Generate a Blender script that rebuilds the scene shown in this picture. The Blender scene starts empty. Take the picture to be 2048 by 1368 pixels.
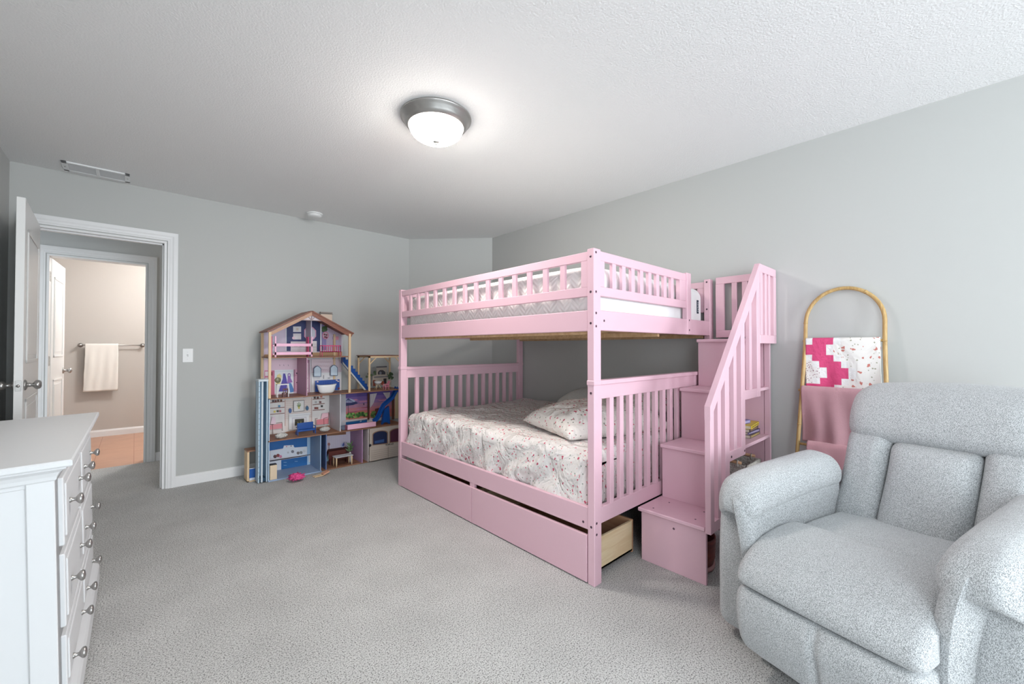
import bpy, bmesh, math, random
from mathutils import Vector, Matrix, noise
random.seed(7)
C = bpy.context.scene.collection
sc = bpy.context.scene
R = math.radians
# ---------------------------------------------------------------- camera
F_PX = 824.0
EYE = Vector((0, 0, 1.165))
YAW = math.atan(901 / F_PX)
TILT = math.atan(11 / F_PX)
cam_d = bpy.data.cameras.new('camera'); cam = bpy.data.objects.new('camera', cam_d); C.objects.link(cam)
cam_d.sensor_width = 36; cam_d.lens = 36 * F_PX / 2048; cam_d.clip_start = 0.02
cam.location = EYE
cam.rotation_euler = (R(90) + TILT, 0, YAW - 2*YAW + R(0) + (YAW - R(90)) + YAW)
f0 = Vector((math.cos(YAW), math.sin(YAW), 0)); rt = Vector((f0.y, -f0.x, 0)); up0 = Vector((0, 0, 1))
fw = f0*math.cos(TILT) + up0*math.sin(TILT); upv = up0*math.cos(TILT) - f0*math.sin(TILT)
cam.rotation_euler = Matrix((rt, upv, -fw)).transposed().to_euler()
sc.camera = cam
def at(u, v, ax, val):
    """photo measurement -> world point on the plane ax = val"""
    d = fw + rt*(u - 1024)/F_PX - upv*(v - 684)/F_PX
    i = 'xyz'.index(ax)
    return EYE + d*((val - EYE[i])/d[i])
# ---------------------------------------------------------------- world, lights, exposure
w = bpy.data.worlds.new('world'); sc.world = w; w.use_nodes = True
w.node_tree.nodes['Background'].inputs[0].default_value = (0.80, 0.90, 1.0, 1)
w.node_tree.nodes['Background'].inputs[1].default_value = 1.2
def area(name, loc, rot, sx, sy, power, col):
    d = bpy.data.lights.new(name, 'AREA'); d.shape = 'RECTANGLE'; d.size = sx; d.size_y = sy
    d.energy = power; d.color = col
    o = bpy.data.objects.new(name, d); C.objects.link(o); o.location = loc; o.rotation_euler = rot
    return o
# daylight just outside the two windows of the front wall, and an added fill light at a made-up opening in the left wall
area('window_daylight_and_fill', (1.0, -4.74, 1.3), (R(100), 0, 0), 1.2, 1.9, 54, (0.885, 0.96, 1.0))
area('window_daylight_and_fill', (2.35, -4.74, 1.3), (R(100), 0, 0), 1.2, 1.9, 54, (0.885, 0.96, 1.0))
area('window_daylight_and_fill', (-.80, -1.4, 1.3), (R(94), 0, R(-90)), 1.2, 1.8, 22, (0.885, 0.96, 1.0))  # added fill, brightens the sides facing left; no real window there
def point(name, loc, power, col, r=0.08):
    d = bpy.data.lights.new(name, 'POINT'); d.energy = power; d.color = col; d.shadow_soft_size = r
    o = bpy.data.objects.new(name, d); C.objects.link(o); o.location = loc; return o
point('bathroom_lamp', (0.55, 6.5, 2.2), 28, (1.0, 0.985, 0.965), 0.12)
point('hall_lamp', (1.3, 5.1, 2.3), 3, (1.0, 0.9, 0.8), 0.1)
sc.view_settings.view_transform = 'Standard'; sc.view_settings.look = 'None'
sc.view_settings.gamma = 1; sc.view_settings.use_curve_mapping = False
sc.view_settings.exposure = 1.0

# ---------------------------------------------------------------- materials
def lin(c):
    return tuple(((x/255)/12.92 if x/255 <= 0.04045 else ((x/255+0.055)/1.055)**2.4) for x in c)
MC = {}
def mat(name, rgb, rough=0.6, metal=0.0, bump=None, spec=None, emit=None, alpha=None, sheen=None, speck=None, trans=None):
    """bump=(scale, strength, detail); speck=(scale, rgb2, low, high)"""
    if name in MC: return MC[name]
    m = bpy.data.materials.new(name); m.use_nodes = True; nt = m.node_tree; b = nt.nodes['Principled BSDF']
    b.inputs['Base Color'].default_value = (*lin(rgb), 1); b.inputs['Roughness'].default_value = rough
    b.inputs['Metallic'].default_value = metal
    if spec is not None: b.inputs['Specular IOR Level'].default_value = spec
    if emit: b.inputs['Emission Color'].default_value = (*lin(emit[0]), 1); b.inputs['Emission Strength'].default_value = emit[1]
    if alpha is not None: b.inputs['Alpha'].default_value = alpha
    if trans is not None: b.inputs['Transmission Weight'].default_value = trans
    if sheen: b.inputs['Sheen Weight'].default_value = sheen
    if bump or speck:
        g = nt.nodes.new('ShaderNodeNewGeometry')
    if speck:
        n = nt.nodes.new('ShaderNodeTexNoise'); n.inputs['Scale'].default_value = speck[0]; n.inputs['Detail'].default_value = 2
        nt.links.new(g.outputs['Position'], n.inputs['Vector'])
        cr = nt.nodes.new('ShaderNodeValToRGB'); cr.color_ramp.elements[0].position = speck[2]; cr.color_ramp.elements[1].position = speck[3]
        cr.color_ramp.elements[0].color = (*lin(speck[1]), 1); cr.color_ramp.elements[1].color = (*lin(rgb), 1)
        nt.links.new(n.outputs['Fac'], cr.inputs['Fac']); nt.links.new(cr.outputs['Color'], b.inputs['Base Color'])
    if bump:
        n2 = nt.nodes.new('ShaderNodeTexNoise'); n2.inputs['Scale'].default_value = bump[0]; n2.inputs['Detail'].default_value = bump[2] if len(bump) > 2 else 2
        nt.links.new(g.outputs['Position'], n2.inputs['Vector'])
        bp = nt.nodes.new('ShaderNodeBump'); bp.inputs['Strength'].default_value = bump[1]; bp.inputs['Distance'].default_value = bump[3] if len(bump) > 3 else 0.01
        nt.links.new(n2.outputs['Fac'], bp.inputs['Height']); nt.links.new(bp.outputs['Normal'], b.inputs['Normal'])
    MC[name] = m; return m
def wood(name, c1, c2, scale=14, axis='z', rough=0.5):
    if name in MC: return MC[name]
    m = bpy.data.materials.new(name); m.use_nodes = True; nt = m.node_tree; b = nt.nodes['Principled BSDF']
    b.inputs['Roughness'].default_value = rough
    g = nt.nodes.new('ShaderNodeNewGeometry'); mp = nt.nodes.new('ShaderNodeMapping')
    s = {'x': (.08, 1, 1), 'y': (1, .08, 1), 'z': (1, 1, .08)}[axis]
    mp.inputs['Scale'].default_value = [k*scale*4 for k in s]
    n = nt.nodes.new('ShaderNodeTexNoise'); n.inputs['Scale'].default_value = 1; n.inputs['Detail'].default_value = 4; n.inputs['Distortion'].default_value = .6
    cr = nt.nodes.new('ShaderNodeValToRGB'); cr.color_ramp.elements[0].position = .35; cr.color_ramp.elements[1].position = .7
    cr.color_ramp.elements[0].color = (*lin(c1), 1); cr.color_ramp.elements[1].color = (*lin(c2), 1)
    nt.links.new(g.outputs['Position'], mp.inputs['Vector']); nt.links.new(mp.outputs['Vector'], n.inputs['Vector'])
    nt.links.new(n.outputs['Fac'], cr.inputs['Fac']); nt.links.new(cr.outputs['Color'], b.inputs['Base Color'])
    MC[name] = m; return m
M_WALL = mat('wall_paint', (192, 193, 191), .75, bump=(180, .06, 2, .002))
M_CEIL = mat('ceiling_texture', (240, 240, 240), .9, bump=(120, .45, 3, .006))
M_TRIM = mat('white_trim', (236, 236, 237), .35)
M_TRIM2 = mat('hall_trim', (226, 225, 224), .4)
M_DOOR = mat('door_paint', (232, 232, 231), .35)
M_NICKEL = mat('brushed_nickel', (178, 176, 174), .34, metal=1)
M_PINK = mat('pink_paint', (228, 188, 201), .42)
M_WHITE = mat('white_plastic', (238, 238, 238), .4)
M_DRESS = mat('dresser_white', (226, 227, 229), .42)
M_BWALL = mat('bathroom_wall', (196, 190, 184), .7)
M_BOLT = mat('bolt_metal', (110, 85, 100), .35, metal=.8)
M_DARK = mat('dark_gap', (30, 26, 28), .8)
M_PINE = wood('pine_wood', (226, 200, 158), (240, 222, 186), 10, 'x')
M_PINE2 = wood('inner_wood', (188, 140, 108), (208, 164, 128), 10, 'y')
M_RATTAN = wood('rattan', (176, 142, 88), (208, 176, 120), 30, 'z', .45)

def carpet():
    m = bpy.data.materials.new('carpet'); m.use_nodes = True; nt = m.node_tree; b = nt.nodes['Principled BSDF']
    b.inputs['Roughness'].default_value = 1; b.inputs['Specular IOR Level'].default_value = .1
    g = nt.nodes.new('ShaderNodeNewGeometry')
    n = nt.nodes.new('ShaderNodeTexNoise'); n.inputs['Scale'].default_value = 185; n.inputs['Detail'].default_value = 3; n.inputs['Roughness'].default_value = .8
    cr = nt.nodes.new('ShaderNodeValToRGB'); e = cr.color_ramp.elements
    e[0].position = .40; e[0].color = (*lin((116, 115, 114)), 1); e[1].position = .55; e[1].color = (*lin((240, 239, 237)), 1)
    k = e.new(.46); k.color = (*lin((212, 211, 209)), 1)
    n3 = nt.nodes.new('ShaderNodeTexNoise'); n3.inputs['Scale'].default_value = 3.5; n3.inputs['Detail'].default_value = 4
    mx = nt.nodes.new('ShaderNodeMix'); mx.data_type = 'RGBA'; mx.blend_type = 'MULTIPLY'; mx.inputs['Factor'].default_value = .30
    nt.links.new(g.outputs['Position'], n.inputs['Vector']); nt.links.new(g.outputs['Position'], n3.inputs['Vector'])
    nt.links.new(n.outputs['Fac'], cr.inputs['Fac']); nt.links.new(cr.outputs['Color'], mx.inputs['A']); nt.links.new(n3.outputs['Fac'], mx.inputs['B'])
    nt.links.new(mx.outputs['Result'], b.inputs['Base Color'])
    bp = nt.nodes.new('ShaderNodeBump'); bp.inputs['Strength'].default_value = 1; bp.inputs['Distance'].default_value = .006
    nt.links.new(n.outputs['Fac'], bp.inputs['Height']); nt.links.new(bp.outputs['Normal'], b.inputs['Normal'])
    return m
M_CARPET = carpet()

def tweed():
    m = bpy.data.materials.new('grey_tweed'); m.use_nodes = True; nt = m.node_tree; b = nt.nodes['Principled BSDF']
    b.inputs['Roughness'].default_value = .95; b.inputs['Specular IOR Level'].default_value = .15; b.inputs['Sheen Weight'].default_value = .3
    tc = nt.nodes.new('ShaderNodeTexCoord')
    mp = nt.nodes.new('ShaderNodeMapping'); mp.inputs['Rotation'].default_value = (R(35), R(20), R(35)); mp.inputs['Scale'].default_value = (1, 1.8, .8)
    n = nt.nodes.new('ShaderNodeTexNoise'); n.inputs['Scale'].default_value = 380; n.inputs['Detail'].default_value = 2
    cr = nt.nodes.new('ShaderNodeValToRGB'); e = cr.color_ramp.elements
    e[0].position = .36; e[0].color = (*lin((132, 134, 136)), 1); e[1].position = .62; e[1].color = (*lin((212, 214, 216)), 1)
    k = e.new(.48); k.color = (*lin((174, 177, 179)), 1)
    n2 = nt.nodes.new('ShaderNodeTexNoise'); n2.inputs['Scale'].default_value = 7; n2.inputs['Detail'].default_value = 3
    bp = nt.nodes.new('ShaderNodeBump'); bp.inputs['Strength'].default_value = .55; bp.inputs['Distance'].default_value = .002
    bp2 = nt.nodes.new('ShaderNodeBump'); bp2.inputs['Strength'].default_value = .35; bp2.inputs['Distance'].default_value = .03
    L = nt.links.new
    L(tc.outputs['Object'], mp.inputs['Vector']); L(mp.outputs['Vector'], n.inputs['Vector']); L(tc.outputs['Object'], n2.inputs['Vector'])
    L(n.outputs['Fac'], cr.inputs['Fac']); L(cr.outputs['Color'], b.inputs['Base Color'])
    L(n2.outputs['Fac'], bp2.inputs['Height']); L(bp2.outputs['Normal'], bp.inputs['Normal'])
    L(n.outputs['Fac'], bp.inputs['Height']); L(bp.outputs['Normal'], b.inputs['Normal'])
    return m
M_TWEED = tweed()

def floral(name, base, scale, dots, wr=.5, blotch=.12):
    """white cotton with scattered printed flowers: dots = [(scale, radius, rgb, seed offset)]"""
    m = bpy.data.materials.new(name); m.use_nodes = True; nt = m.node_tree; b = nt.nodes['Principled BSDF']
    b.inputs['Roughness'].default_value = .9; b.inputs['Specular IOR Level'].default_value = .2
    L = nt.links.new
    tc = nt.nodes.new('ShaderNodeTexCoord'); src = tc.outputs['Object']
    nz = nt.nodes.new('ShaderNodeTexNoise'); nz.inputs['Scale'].default_value = 90; nz.inputs['Detail'].default_value = 1
    L(src, nz.inputs['Vector'])
    cur = None; colprev = (*lin(base), 1)
    for (s, r, rgb, off) in dots:
        mp = nt.nodes.new('ShaderNodeMapping'); mp.inputs['Location'].default_value = (off, off*1.7, off*.6)
        L(src, mp.inputs['Vector'])
        v = nt.nodes.new('ShaderNodeTexVoronoi'); v.inputs['Scale'].default_value = s; L(mp.outputs['Vector'], v.inputs['Vector'])
        ad = nt.nodes.new('ShaderNodeMath'); ad.operation = 'MULTIPLY_ADD'; ad.inputs[1].default_value = .5; L(nz.outputs['Fac'], ad.inputs[0]); L(v.outputs['Distance'], ad.inputs[2])
        lt = nt.nodes.new('ShaderNodeMath'); lt.operation = 'LESS_THAN'; lt.inputs[1].default_value = r + .25; L(ad.outputs[0], lt.inputs[0])
        mx = nt.nodes.new('ShaderNodeMix'); mx.data_type = 'RGBA'
        if cur is None: mx.inputs['A'].default_value = colprev
        else: L(cur, mx.inputs['A'])
        mx.inputs['B'].default_value = (*lin(rgb), 1)
        L(lt.outputs[0], mx.inputs['Factor']); cur = mx.outputs['Result']
    L(cur, b.inputs['Base Color'])
    w1 = nt.nodes.new('ShaderNodeTexNoise'); w1.inputs['Scale'].default_value = 9; w1.inputs['Detail'].default_value = 3; w1.inputs['Distortion'].default_value = 1.2
    mp2 = nt.nodes.new('ShaderNodeMapping'); mp2.inputs['Scale'].default_value = (1.6, .9, .6); mp2.inputs['Rotation'].default_value = (0, 0, R(25)); L(src, mp2.inputs['Vector']); L(mp2.outputs['Vector'], w1.inputs['Vector'])
    bp = nt.nodes.new('ShaderNodeBump'); bp.inputs['Strength'].default_value = wr; bp.inputs['Distance'].default_value = .045
    L(w1.outputs['Fac'], bp.inputs['Height']); L(bp.outputs['Normal'], b.inputs['Normal'])
    return m
M_SHEET = floral('floral_sheet', (236, 230, 228), 1, [(46, .15, (150, 160, 148), 3), (38, .15, (228, 160, 168), 9), (24, .16, (204, 92, 116), 1)], 1.0)
M_PILLOWC = floral('floral_pillowcase', (240, 233, 228), 1, [(36, .15, (150, 152, 140), 5), (28, .16, (218, 120, 138), 2), (20, .14, (190, 84, 104), 7)], .7)
M_QUILTW = floral('floral_quilt', (238, 236, 232), 1, [(44, .14, (170, 170, 150), 5), (24, .19, (205, 130, 120), 2)], .3)
M_QUILTF = floral('tiny_floral', (236, 232, 230), 1, [(120, .30, (150, 110, 120), 2)], .3)
M_QUILTP = mat('quilt_pink', (219, 78, 128), .85, bump=(60, .4, 2, .01))
M_QUILTWW = mat('quilt_white', (238, 238, 237), .85, bump=(60, .4, 2, .01))

# ---------------------------------------------------------------- geometry helpers
def root_of(o):
    while o.parent: o = o.parent
    return o
class MB:
    def __init__(s): s.bm = bmesh.new()
    def add(s, verts, faces, mi=0):
        vs = [s.bm.verts.new(v) for v in verts]
        for f in faces:
            try:
                fc = s.bm.faces.new([vs[i] for i in f]); fc.material_index = mi
            except ValueError: pass
        return vs
    def box(s, x0, x1, y0, y1, z0, z1, bev=.002, mi=0, M=None):
        t = bmesh.new()
        vs = [t.verts.new((x, y, z)) for x in (x0, x1) for y in (y0, y1) for z in (z0, z1)]
        for f in ((0,1,3,2),(4,6,7,5),(0,4,5,1),(2,3,7,6),(0,2,6,4),(1,5,7,3)): t.faces.new([vs[i] for i in f])
        bev = min(bev, .45*min(abs(x1-x0), abs(y1-y0), abs(z1-z0)))
        if bev > 0: bmesh.ops.bevel(t, geom=t.edges[:], offset=bev, segments=2 if bev > .004 else 1, affect='EDGES', profile=.6)
        s.merge(t, mi, M); return s
    def merge(s, t, mi=0, M=None):
        bmesh.ops.recalc_face_normals(t, faces=t.faces[:])
        mp = {}
        for v in t.verts: mp[v] = s.bm.verts.new(M @ v.co if M else v.co)
        for f in t.faces:
            n = s.bm.faces.new([mp[v] for v in f.verts]); n.material_index = mi; n.smooth = f.smooth
        t.free()
    def prism(s, pts, axis, a, b, bev=0, mi=0, M=None):
        """pts: 2-D outline in the other two axes (in x,y,z order), extruded a..b along axis"""
        t = bmesh.new()
        def p3(p, q):
            return {'x': (q, p[0], p[1]), 'y': (p[0], q, p[1]), 'z': (p[0], p[1], q)}[axis]
        A = [t.verts.new(p3(p, a)) for p in pts]; Bv = [t.verts.new(p3(p, b)) for p in pts]; n = len(pts)
        t.faces.new(A); t.faces.new(Bv[::-1])
        for i in range(n): t.faces.new((A[i], A[(i+1) % n], Bv[(i+1) % n], Bv[i]))
        if bev: bmesh.ops.bevel(t, geom=t.edges[:], offset=bev, segments=1, affect='EDGES')
        s.merge(t, mi, M); return s
    def tube(s, pts, r, seg=10, closed=False, mi=0, cap=True):
        t = bmesh.new(); pts = [Vector(p) for p in pts]; n = len(pts); rings = []
        rad = r if isinstance(r, (list, tuple)) else [r]*n
        prev = None
        for i, p in enumerate(pts):
            if closed: d = pts[(i+1) % n] - pts[i-1]
            else: d = pts[min(i+1, n-1)] - pts[max(i-1, 0)]
            d.normalize()
            if prev is None:
                a = Vector((0, 0, 1)) if abs(d.z) < .9 else Vector((1, 0, 0))
                u = d.cross(a).normalized()
            else: u = (prev - d*prev.dot(d)).normalized()
            prev = u; v = d.cross(u)
            rings.append([t.verts.new(p + (u*math.cos(2*math.pi*k/seg) + v*math.sin(2*math.pi*k/seg))*rad[i]) for k in range(seg)])
        m = n if closed else n-1
        for i in range(m):
            A, Bq = rings[i], rings[(i+1) % n]
            for k in range(seg):
                f = t.faces.new((A[k], A[(k+1) % seg], Bq[(k+1) % seg], Bq[k])); f.smooth = True
        if cap and not closed: t.faces.new(rings[0][::-1]); t.faces.new(rings[-1])
        s.merge(t, mi); return s
    def lathe(s, prof, c, axis='z', seg=24, mi=0, smooth=True):
        """prof: (radius, along) list"""
        t = bmesh.new(); rings = []; c = Vector(c)
        for (r, h) in prof:
            ring = []
            for k in range(seg):
                a = 2*math.pi*k/seg; x, y = r*math.cos(a), r*math.sin(a)
                p = {'z': (x, y, h), 'x': (h, x, y), 'y': (x, h, y)}[axis]
                ring.append(t.verts.new(c + Vector(p)))
            rings.append(ring)
        for A, Bq in zip(rings, rings[1:]):
            for k in range(seg):
                f = t.faces.new((A[k], A[(k+1) % seg], Bq[(k+1) % seg], Bq[k])); f.smooth = smooth
        t.faces.new(rings[0]); t.faces.new(rings[-1])
        s.merge(t, mi); return s
    def soft(s, x0, x1, y0, y1, z0, z1, r, fn=None, n=8, k=4, mi=0, M=None):
        """box with round edges of radius r, then fn(p, (tx,ty,tz)) -> p"""
        c = Vector(((x0+x1)/2, (y0+y1)/2, (z0+z1)/2)); L = Vector((abs(x1-x0)/2, abs(y1-y0)/2, abs(z1-z0)/2))
        r = min(r, .98*min(L))
        def ticks(l):
            o = []
            for i in range(k): o.append(-l + r*math.tan(math.pi/4*i/k) if False else -l + r*i/k)
            m = l - r
            for i in range(n+1): o.append(-m + 2*m*i/n)
            for i in range(k): o.append(l - r + r*(i+1)/k)
            return o
        tk = [ticks(L[i]) for i in range(3)]; t = bmesh.new(); vd = {}
        def vert(p):
            key = tuple(round(q, 6) for q in p)
            if key not in vd:
                P = Vector(p); inn = Vector([max(-(L[i]-r), min(L[i]-r, P[i])) for i in range(3)]); d = P - inn
                # spherify the corner offset for an even rounding
                q = inn + d.normalized()*r if d.length > 1e-9 else P
                if fn: q = fn(q + c, (q[0]/L[0], q[1]/L[1], q[2]/L[2]))
                else: q = q + c
                vd[key] = t.verts.new(q)
            return vd[key]
        for ax in range(3):
            a1, a2 = [i for i in range(3) if i != ax]
            for sg in (-1, 1):
                for i in range(len(tk[a1])-1):
                    for j in range(len(tk[a2])-1):
                        q = []
                        for (ii, jj) in ((i, j), (i+1, j), (i+1, j+1), (i, j+1)):
                            p = [0, 0, 0]; p[ax] = sg*L[ax]; p[a1] = tk[a1][ii]; p[a2] = tk[a2][jj]; q.append(vert(p))
                        if len(set(q)) == 4:
                            try: f = t.faces.new(q); f.smooth = True
                            except ValueError: pass
        s.merge(t, mi, M); return s
    def build(s, name, mats, parent=None, origin=None, local=False):
        me = bpy.data.meshes.new(name)
        off = Vector((0, 0, 0))
        if parent is not None and not local: off = root_of(parent).location.copy()
        elif origin is not None: off = Vector(origin)
        if off.length: bmesh.ops.translate(s.bm, verts=s.bm.verts[:], vec=-off)
        bmesh.ops.recalc_face_normals(s.bm, faces=s.bm.faces[:]) if getattr(s, 'recalc', False) else None
        s.bm.to_mesh(me); s.bm.free()
        for m in (mats if isinstance(mats, (list, tuple)) else [mats]): me.materials.append(m)
        o = bpy.data.objects.new(name, me); C.objects.link(o)
        if parent is not None: o.parent = parent
        elif origin is not None: o.location = Vector(origin)
        return o
def tag(o, label, cat, group=None, kind=None):
    o['label'] = label; o['category'] = cat
    if group: o['group'] = group
    if kind: o['kind'] = kind
    return o
def thing(name, label, cat, loc, group=None, rotz=0):
    o = bpy.data.objects.new(name, None); C.objects.link(o); o.location = loc; o.rotation_euler = (0, 0, rotz); o.empty_display_size = .1
    return tag(o, label, cat, group)
def struct(name, mb, m, label=None):
    o = mb.build(name, m); o['kind'] = 'structure'
    if label: o['label'] = label
    return o
def children(o): return [c for c in bpy.data.objects if c.parent == o]
def text_mesh(body, size, mt, name, parent, Mw, ext=.0006, wpos=True):
    cu = bpy.data.curves.new(name, 'FONT'); cu.body = body; cu.size = size; cu.extrude = ext; cu.align_x = 'CENTER'; cu.align_y = 'CENTER'
    to = bpy.data.objects.new(name, cu); C.objects.link(to)
    dg = bpy.context.evaluated_depsgraph_get(); me = bpy.data.meshes.new_from_object(to.evaluated_get(dg))
    bpy.data.objects.remove(to)
    me.transform(Mw)
    me.transform(Matrix.Translation(-root_of(parent).location))
    me.materials.clear(); me.materials.append(mt)
    o = bpy.data.objects.new(name, me); C.objects.link(o); o.parent = parent; return o

# ---------------------------------------------------------------- room shell
XL, XR, YB, YF, ZC = -.655, 3.10, 4.455, -4.6, 2.46
AX0, AY1 = 2.405, 3.735          # angled wall from (AX0,YB) to (XR,AY1)
T = .12
JL, JR, DH = -.545, .187, 2.045  # bedroom door opening
f = MB(); f.prism([(XL, YF), (XR, YF), (XR, AY1), (AX0, YB), (JR, YB), (JR, YB+T), (1.7, YB+T), (1.7, 5.61), (-1.2, 5.61), (-1.2, YB+T), (JL, YB+T), (JL, YB), (XL, YB)], 'z', -.05, 0)
struct('floor', f, M_CARPET)
f = MB(); f.prism([(XL-T, YF-T), (XR+T, YF-T), (XR+T, YB+T), (XL-T, YB+T)], 'z', ZC, ZC+.08)
struct('ceiling', f, M_CEIL)
f = MB(); f.box(XL-T, XL, YF-T, -2.1, 0, ZC, 0); f.box(XL-T, XL, -.7, YB, 0, ZC, 0); f.box(XL-T, XL, -2.1, -.7, 0, .35, 0); f.box(XL-T, XL, -2.1, -.7, 2.25, ZC, 0); struct('wall_left', f, M_WALL)  # the opening is made up, to let the fill light in
f = MB()
for (p, q, z0, z1) in ((-2.1, -2.05, .35, 2.25), (-.75, -.7, .35, 2.25), (-2.1, -.7, .35, .40), (-2.1, -.7, 2.20, 2.25), (-2.1, -.7, 1.28, 1.32)): f.box(XL-.09, XL-.04, p, q, z0, z1, .003)
struct('window_3', f, M_TRIM)  # made-up window frame around the opening for the fill light
f = MB(); f.box(XR, XR+T, YF-T, YB+T, 0, ZC, 0); struct('wall_right', f, M_WALL)
f = MB(); f.box(XL-T, JL, YB, YB+T, 0, ZC, 0); f.box(JR, XR, YB, YB+T, 0, ZC, 0); f.box(JL, JR, YB, YB+T, DH, ZC, 0)
struct('wall_back', f, M_WALL)
f = MB(); f.prism([(AX0, YB), (XR, AY1), (XR, YB)], 'z', 0, ZC); struct('wall_corner', f, M_WALL)
# front wall with two windows (behind the camera)
f = MB(); WZ0, WZ1 = .25, 2.35
xs = [(.35, 1.65), (1.7, 3.0)]
f.box(XL-T, xs[0][0], YF-T, YF, 0, ZC, 0); f.box(xs[0][1], xs[1][0], YF-T, YF, 0, ZC, 0); f.box(xs[1][1], XR+T, YF-T, YF, 0, ZC, 0)
for a, b in xs: f.box(a, b, YF-T, YF, 0, WZ0, 0); f.box(a, b, YF-T, YF, WZ1, ZC, 0)
struct('wall_front', f, M_WALL)
for i, (a, b) in enumerate(xs):
    f = MB()
    for (p, q, z0, z1) in ((a, a+.05, WZ0, WZ1), (b-.05, b, WZ0, WZ1), (a, b, WZ0, WZ0+.05), (a, b, WZ1-.05, WZ1), (a, b, (WZ0+WZ1)/2-.02, (WZ0+WZ1)/2+.02)):
        f.box(p, q, YF-.09, YF-.04, z0, z1, .003)
    struct('window_%d' % (i+1), f, M_TRIM)
# hall and bathroom beyond the door
Y1, Y2 = YB+T, 5.61
f = MB(); BX0, BX1 = -.60, .088; BH = 2.02
f.box(-1.2, BX0, Y2, Y2+T, 0, ZC, 0); f.box(BX1, 1.8, Y2, Y2+T, 0, ZC, 0); f.box(BX0, BX1, Y2, Y2+T, BH, ZC, 0)
struct('wall_hall', f, M_WALL)
f = MB(); f.box(-1.3, -1.2, Y1, Y2, 0, ZC, 0); struct('wall_hall_left', f, M_WALL)
f = MB(); f.box(1.7, 1.8, Y1, Y2, 0, ZC, 0); struct('wall_hall_right', f, M_WALL)
f = MB(); f.box(-1.3, 1.8, Y1, Y2+T, ZC, ZC+.08, 0); struct('ceiling_hall', f, M_CEIL)
M_VINYL = None
def tile():
    m = bpy.data.materials.new('bathroom_floor'); m.use_nodes = True; nt = m.node_tree; b = nt.nodes['Principled BSDF']; L = nt.links.new
    b.inputs['Roughness'].default_value = .35
    g = nt.nodes.new('ShaderNodeNewGeometry'); br = nt.nodes.new('ShaderNodeTexBrick'); br.offset = .5
    mp = nt.nodes.new('ShaderNodeMapping'); mp.inputs['Rotation'].default_value = (0, 0, R(90)); L(g.outputs['Position'], mp.inputs['Vector']); L(mp.outputs['Vector'], br.inputs['Vector'])
    br.inputs['Scale'].default_value = 1; br.inputs['Brick Width'].default_value = .6; br.inputs['Row Height'].default_value = .3; br.inputs['Mortar Size'].default_value = .003
    n = nt.nodes.new('ShaderNodeTexNoise'); n.inputs['Scale'].default_value = 6; n.inputs['Detail'].default_value = 4; L(g.outputs['Position'], n.inputs['Vector'])
    cr = nt.nodes.new('ShaderNodeValToRGB'); cr.color_ramp.elements[0].color = (*lin((184, 140, 116)), 1); cr.color_ramp.elements[1].color = (*lin((206, 162, 136)), 1); L(n.outputs['Fac'], cr.inputs['Fac'])
    L(cr.outputs['Color'], br.inputs['Color1']); L(cr.outputs['Color'], br.inputs['Color2']); br.inputs['Mortar'].default_value = (*lin((166, 110, 82)), 1)
    L(br.outputs['Color'], b.inputs['Base Color']); return m
f = MB(); f.box(-1.2, 1.4, Y2, 7.72, -.05, 0, 0); struct('floor_bathroom', f, tile())
f = MB(); f.box(-1.3, 1.5, 7.62, 7.72, 0, ZC, 0); struct('wall_bathroom_back', f, M_BWALL)
f = MB(); f.box(-1.3, -1.2, Y2+T, 7.62, 0, ZC, 0); struct('wall_bathroom_left', f, M_BWALL)
f = MB(); f.box(1.4, 1.5, Y2+T, 7.62, 0, ZC, 0); struct('wall_bathroom_right', f, M_BWALL)
f = MB(); f.box(-1.3, 1.5, Y2+T, 7.72, ZC, ZC+.08, 0); struct('ceiling_bathroom', f, M_CEIL)

# baseboards
def base_profile(mb, x0, x1, y0, y1, h=.085):
    mb.box(x0, x1, y0, y1, 0, h-.02, 0)
    cx, cy = (x0, x1), (y0, y1)
    mb.box(x0, x1, y0, y1, h-.02, h, .004)
def bb(name, pts):
    """baseboard run between two floor points, room side on the left of the direction"""
    (xa, ya), (xb, yb) = pts; d = Vector((xb-xa, yb-ya, 0)); Ln = d.length; a = math.atan2(d.y, d.x)
    M = Matrix.Translation((xa, ya, 0)) @ Matrix.Rotation(a, 4, 'Z')
    f = MB(); f.prism([(0, 0), (.013, 0), (.013, .068), (.010, .072), (.010, .076), (.006, .082), (.006, .086), (0, .088)], 'x', 0, Ln, 0, 0, M)
    struct(name, f, M_TRIM)
bb('baseboard_back', ((AX0, YB), (JR+.062, YB)) if False else ((AX0, YB), (JR+.065, YB)))
bb('baseboard_corner', ((XR, AY1), (AX0, YB)))
bb('baseboard_right', ((XR, YF), (XR, AY1)))
bb('baseboard_left', ((XL, YB), (XL, YF)))
bb('baseboard_front', ((XL, YF), (XR, YF)))
bb('baseboard_hall', ((1.7, Y2), (BX1+.068, Y2)))
bb('baseboard_bathroom', ((1.4, 7.62), (-1.2, 7.62)))

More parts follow.
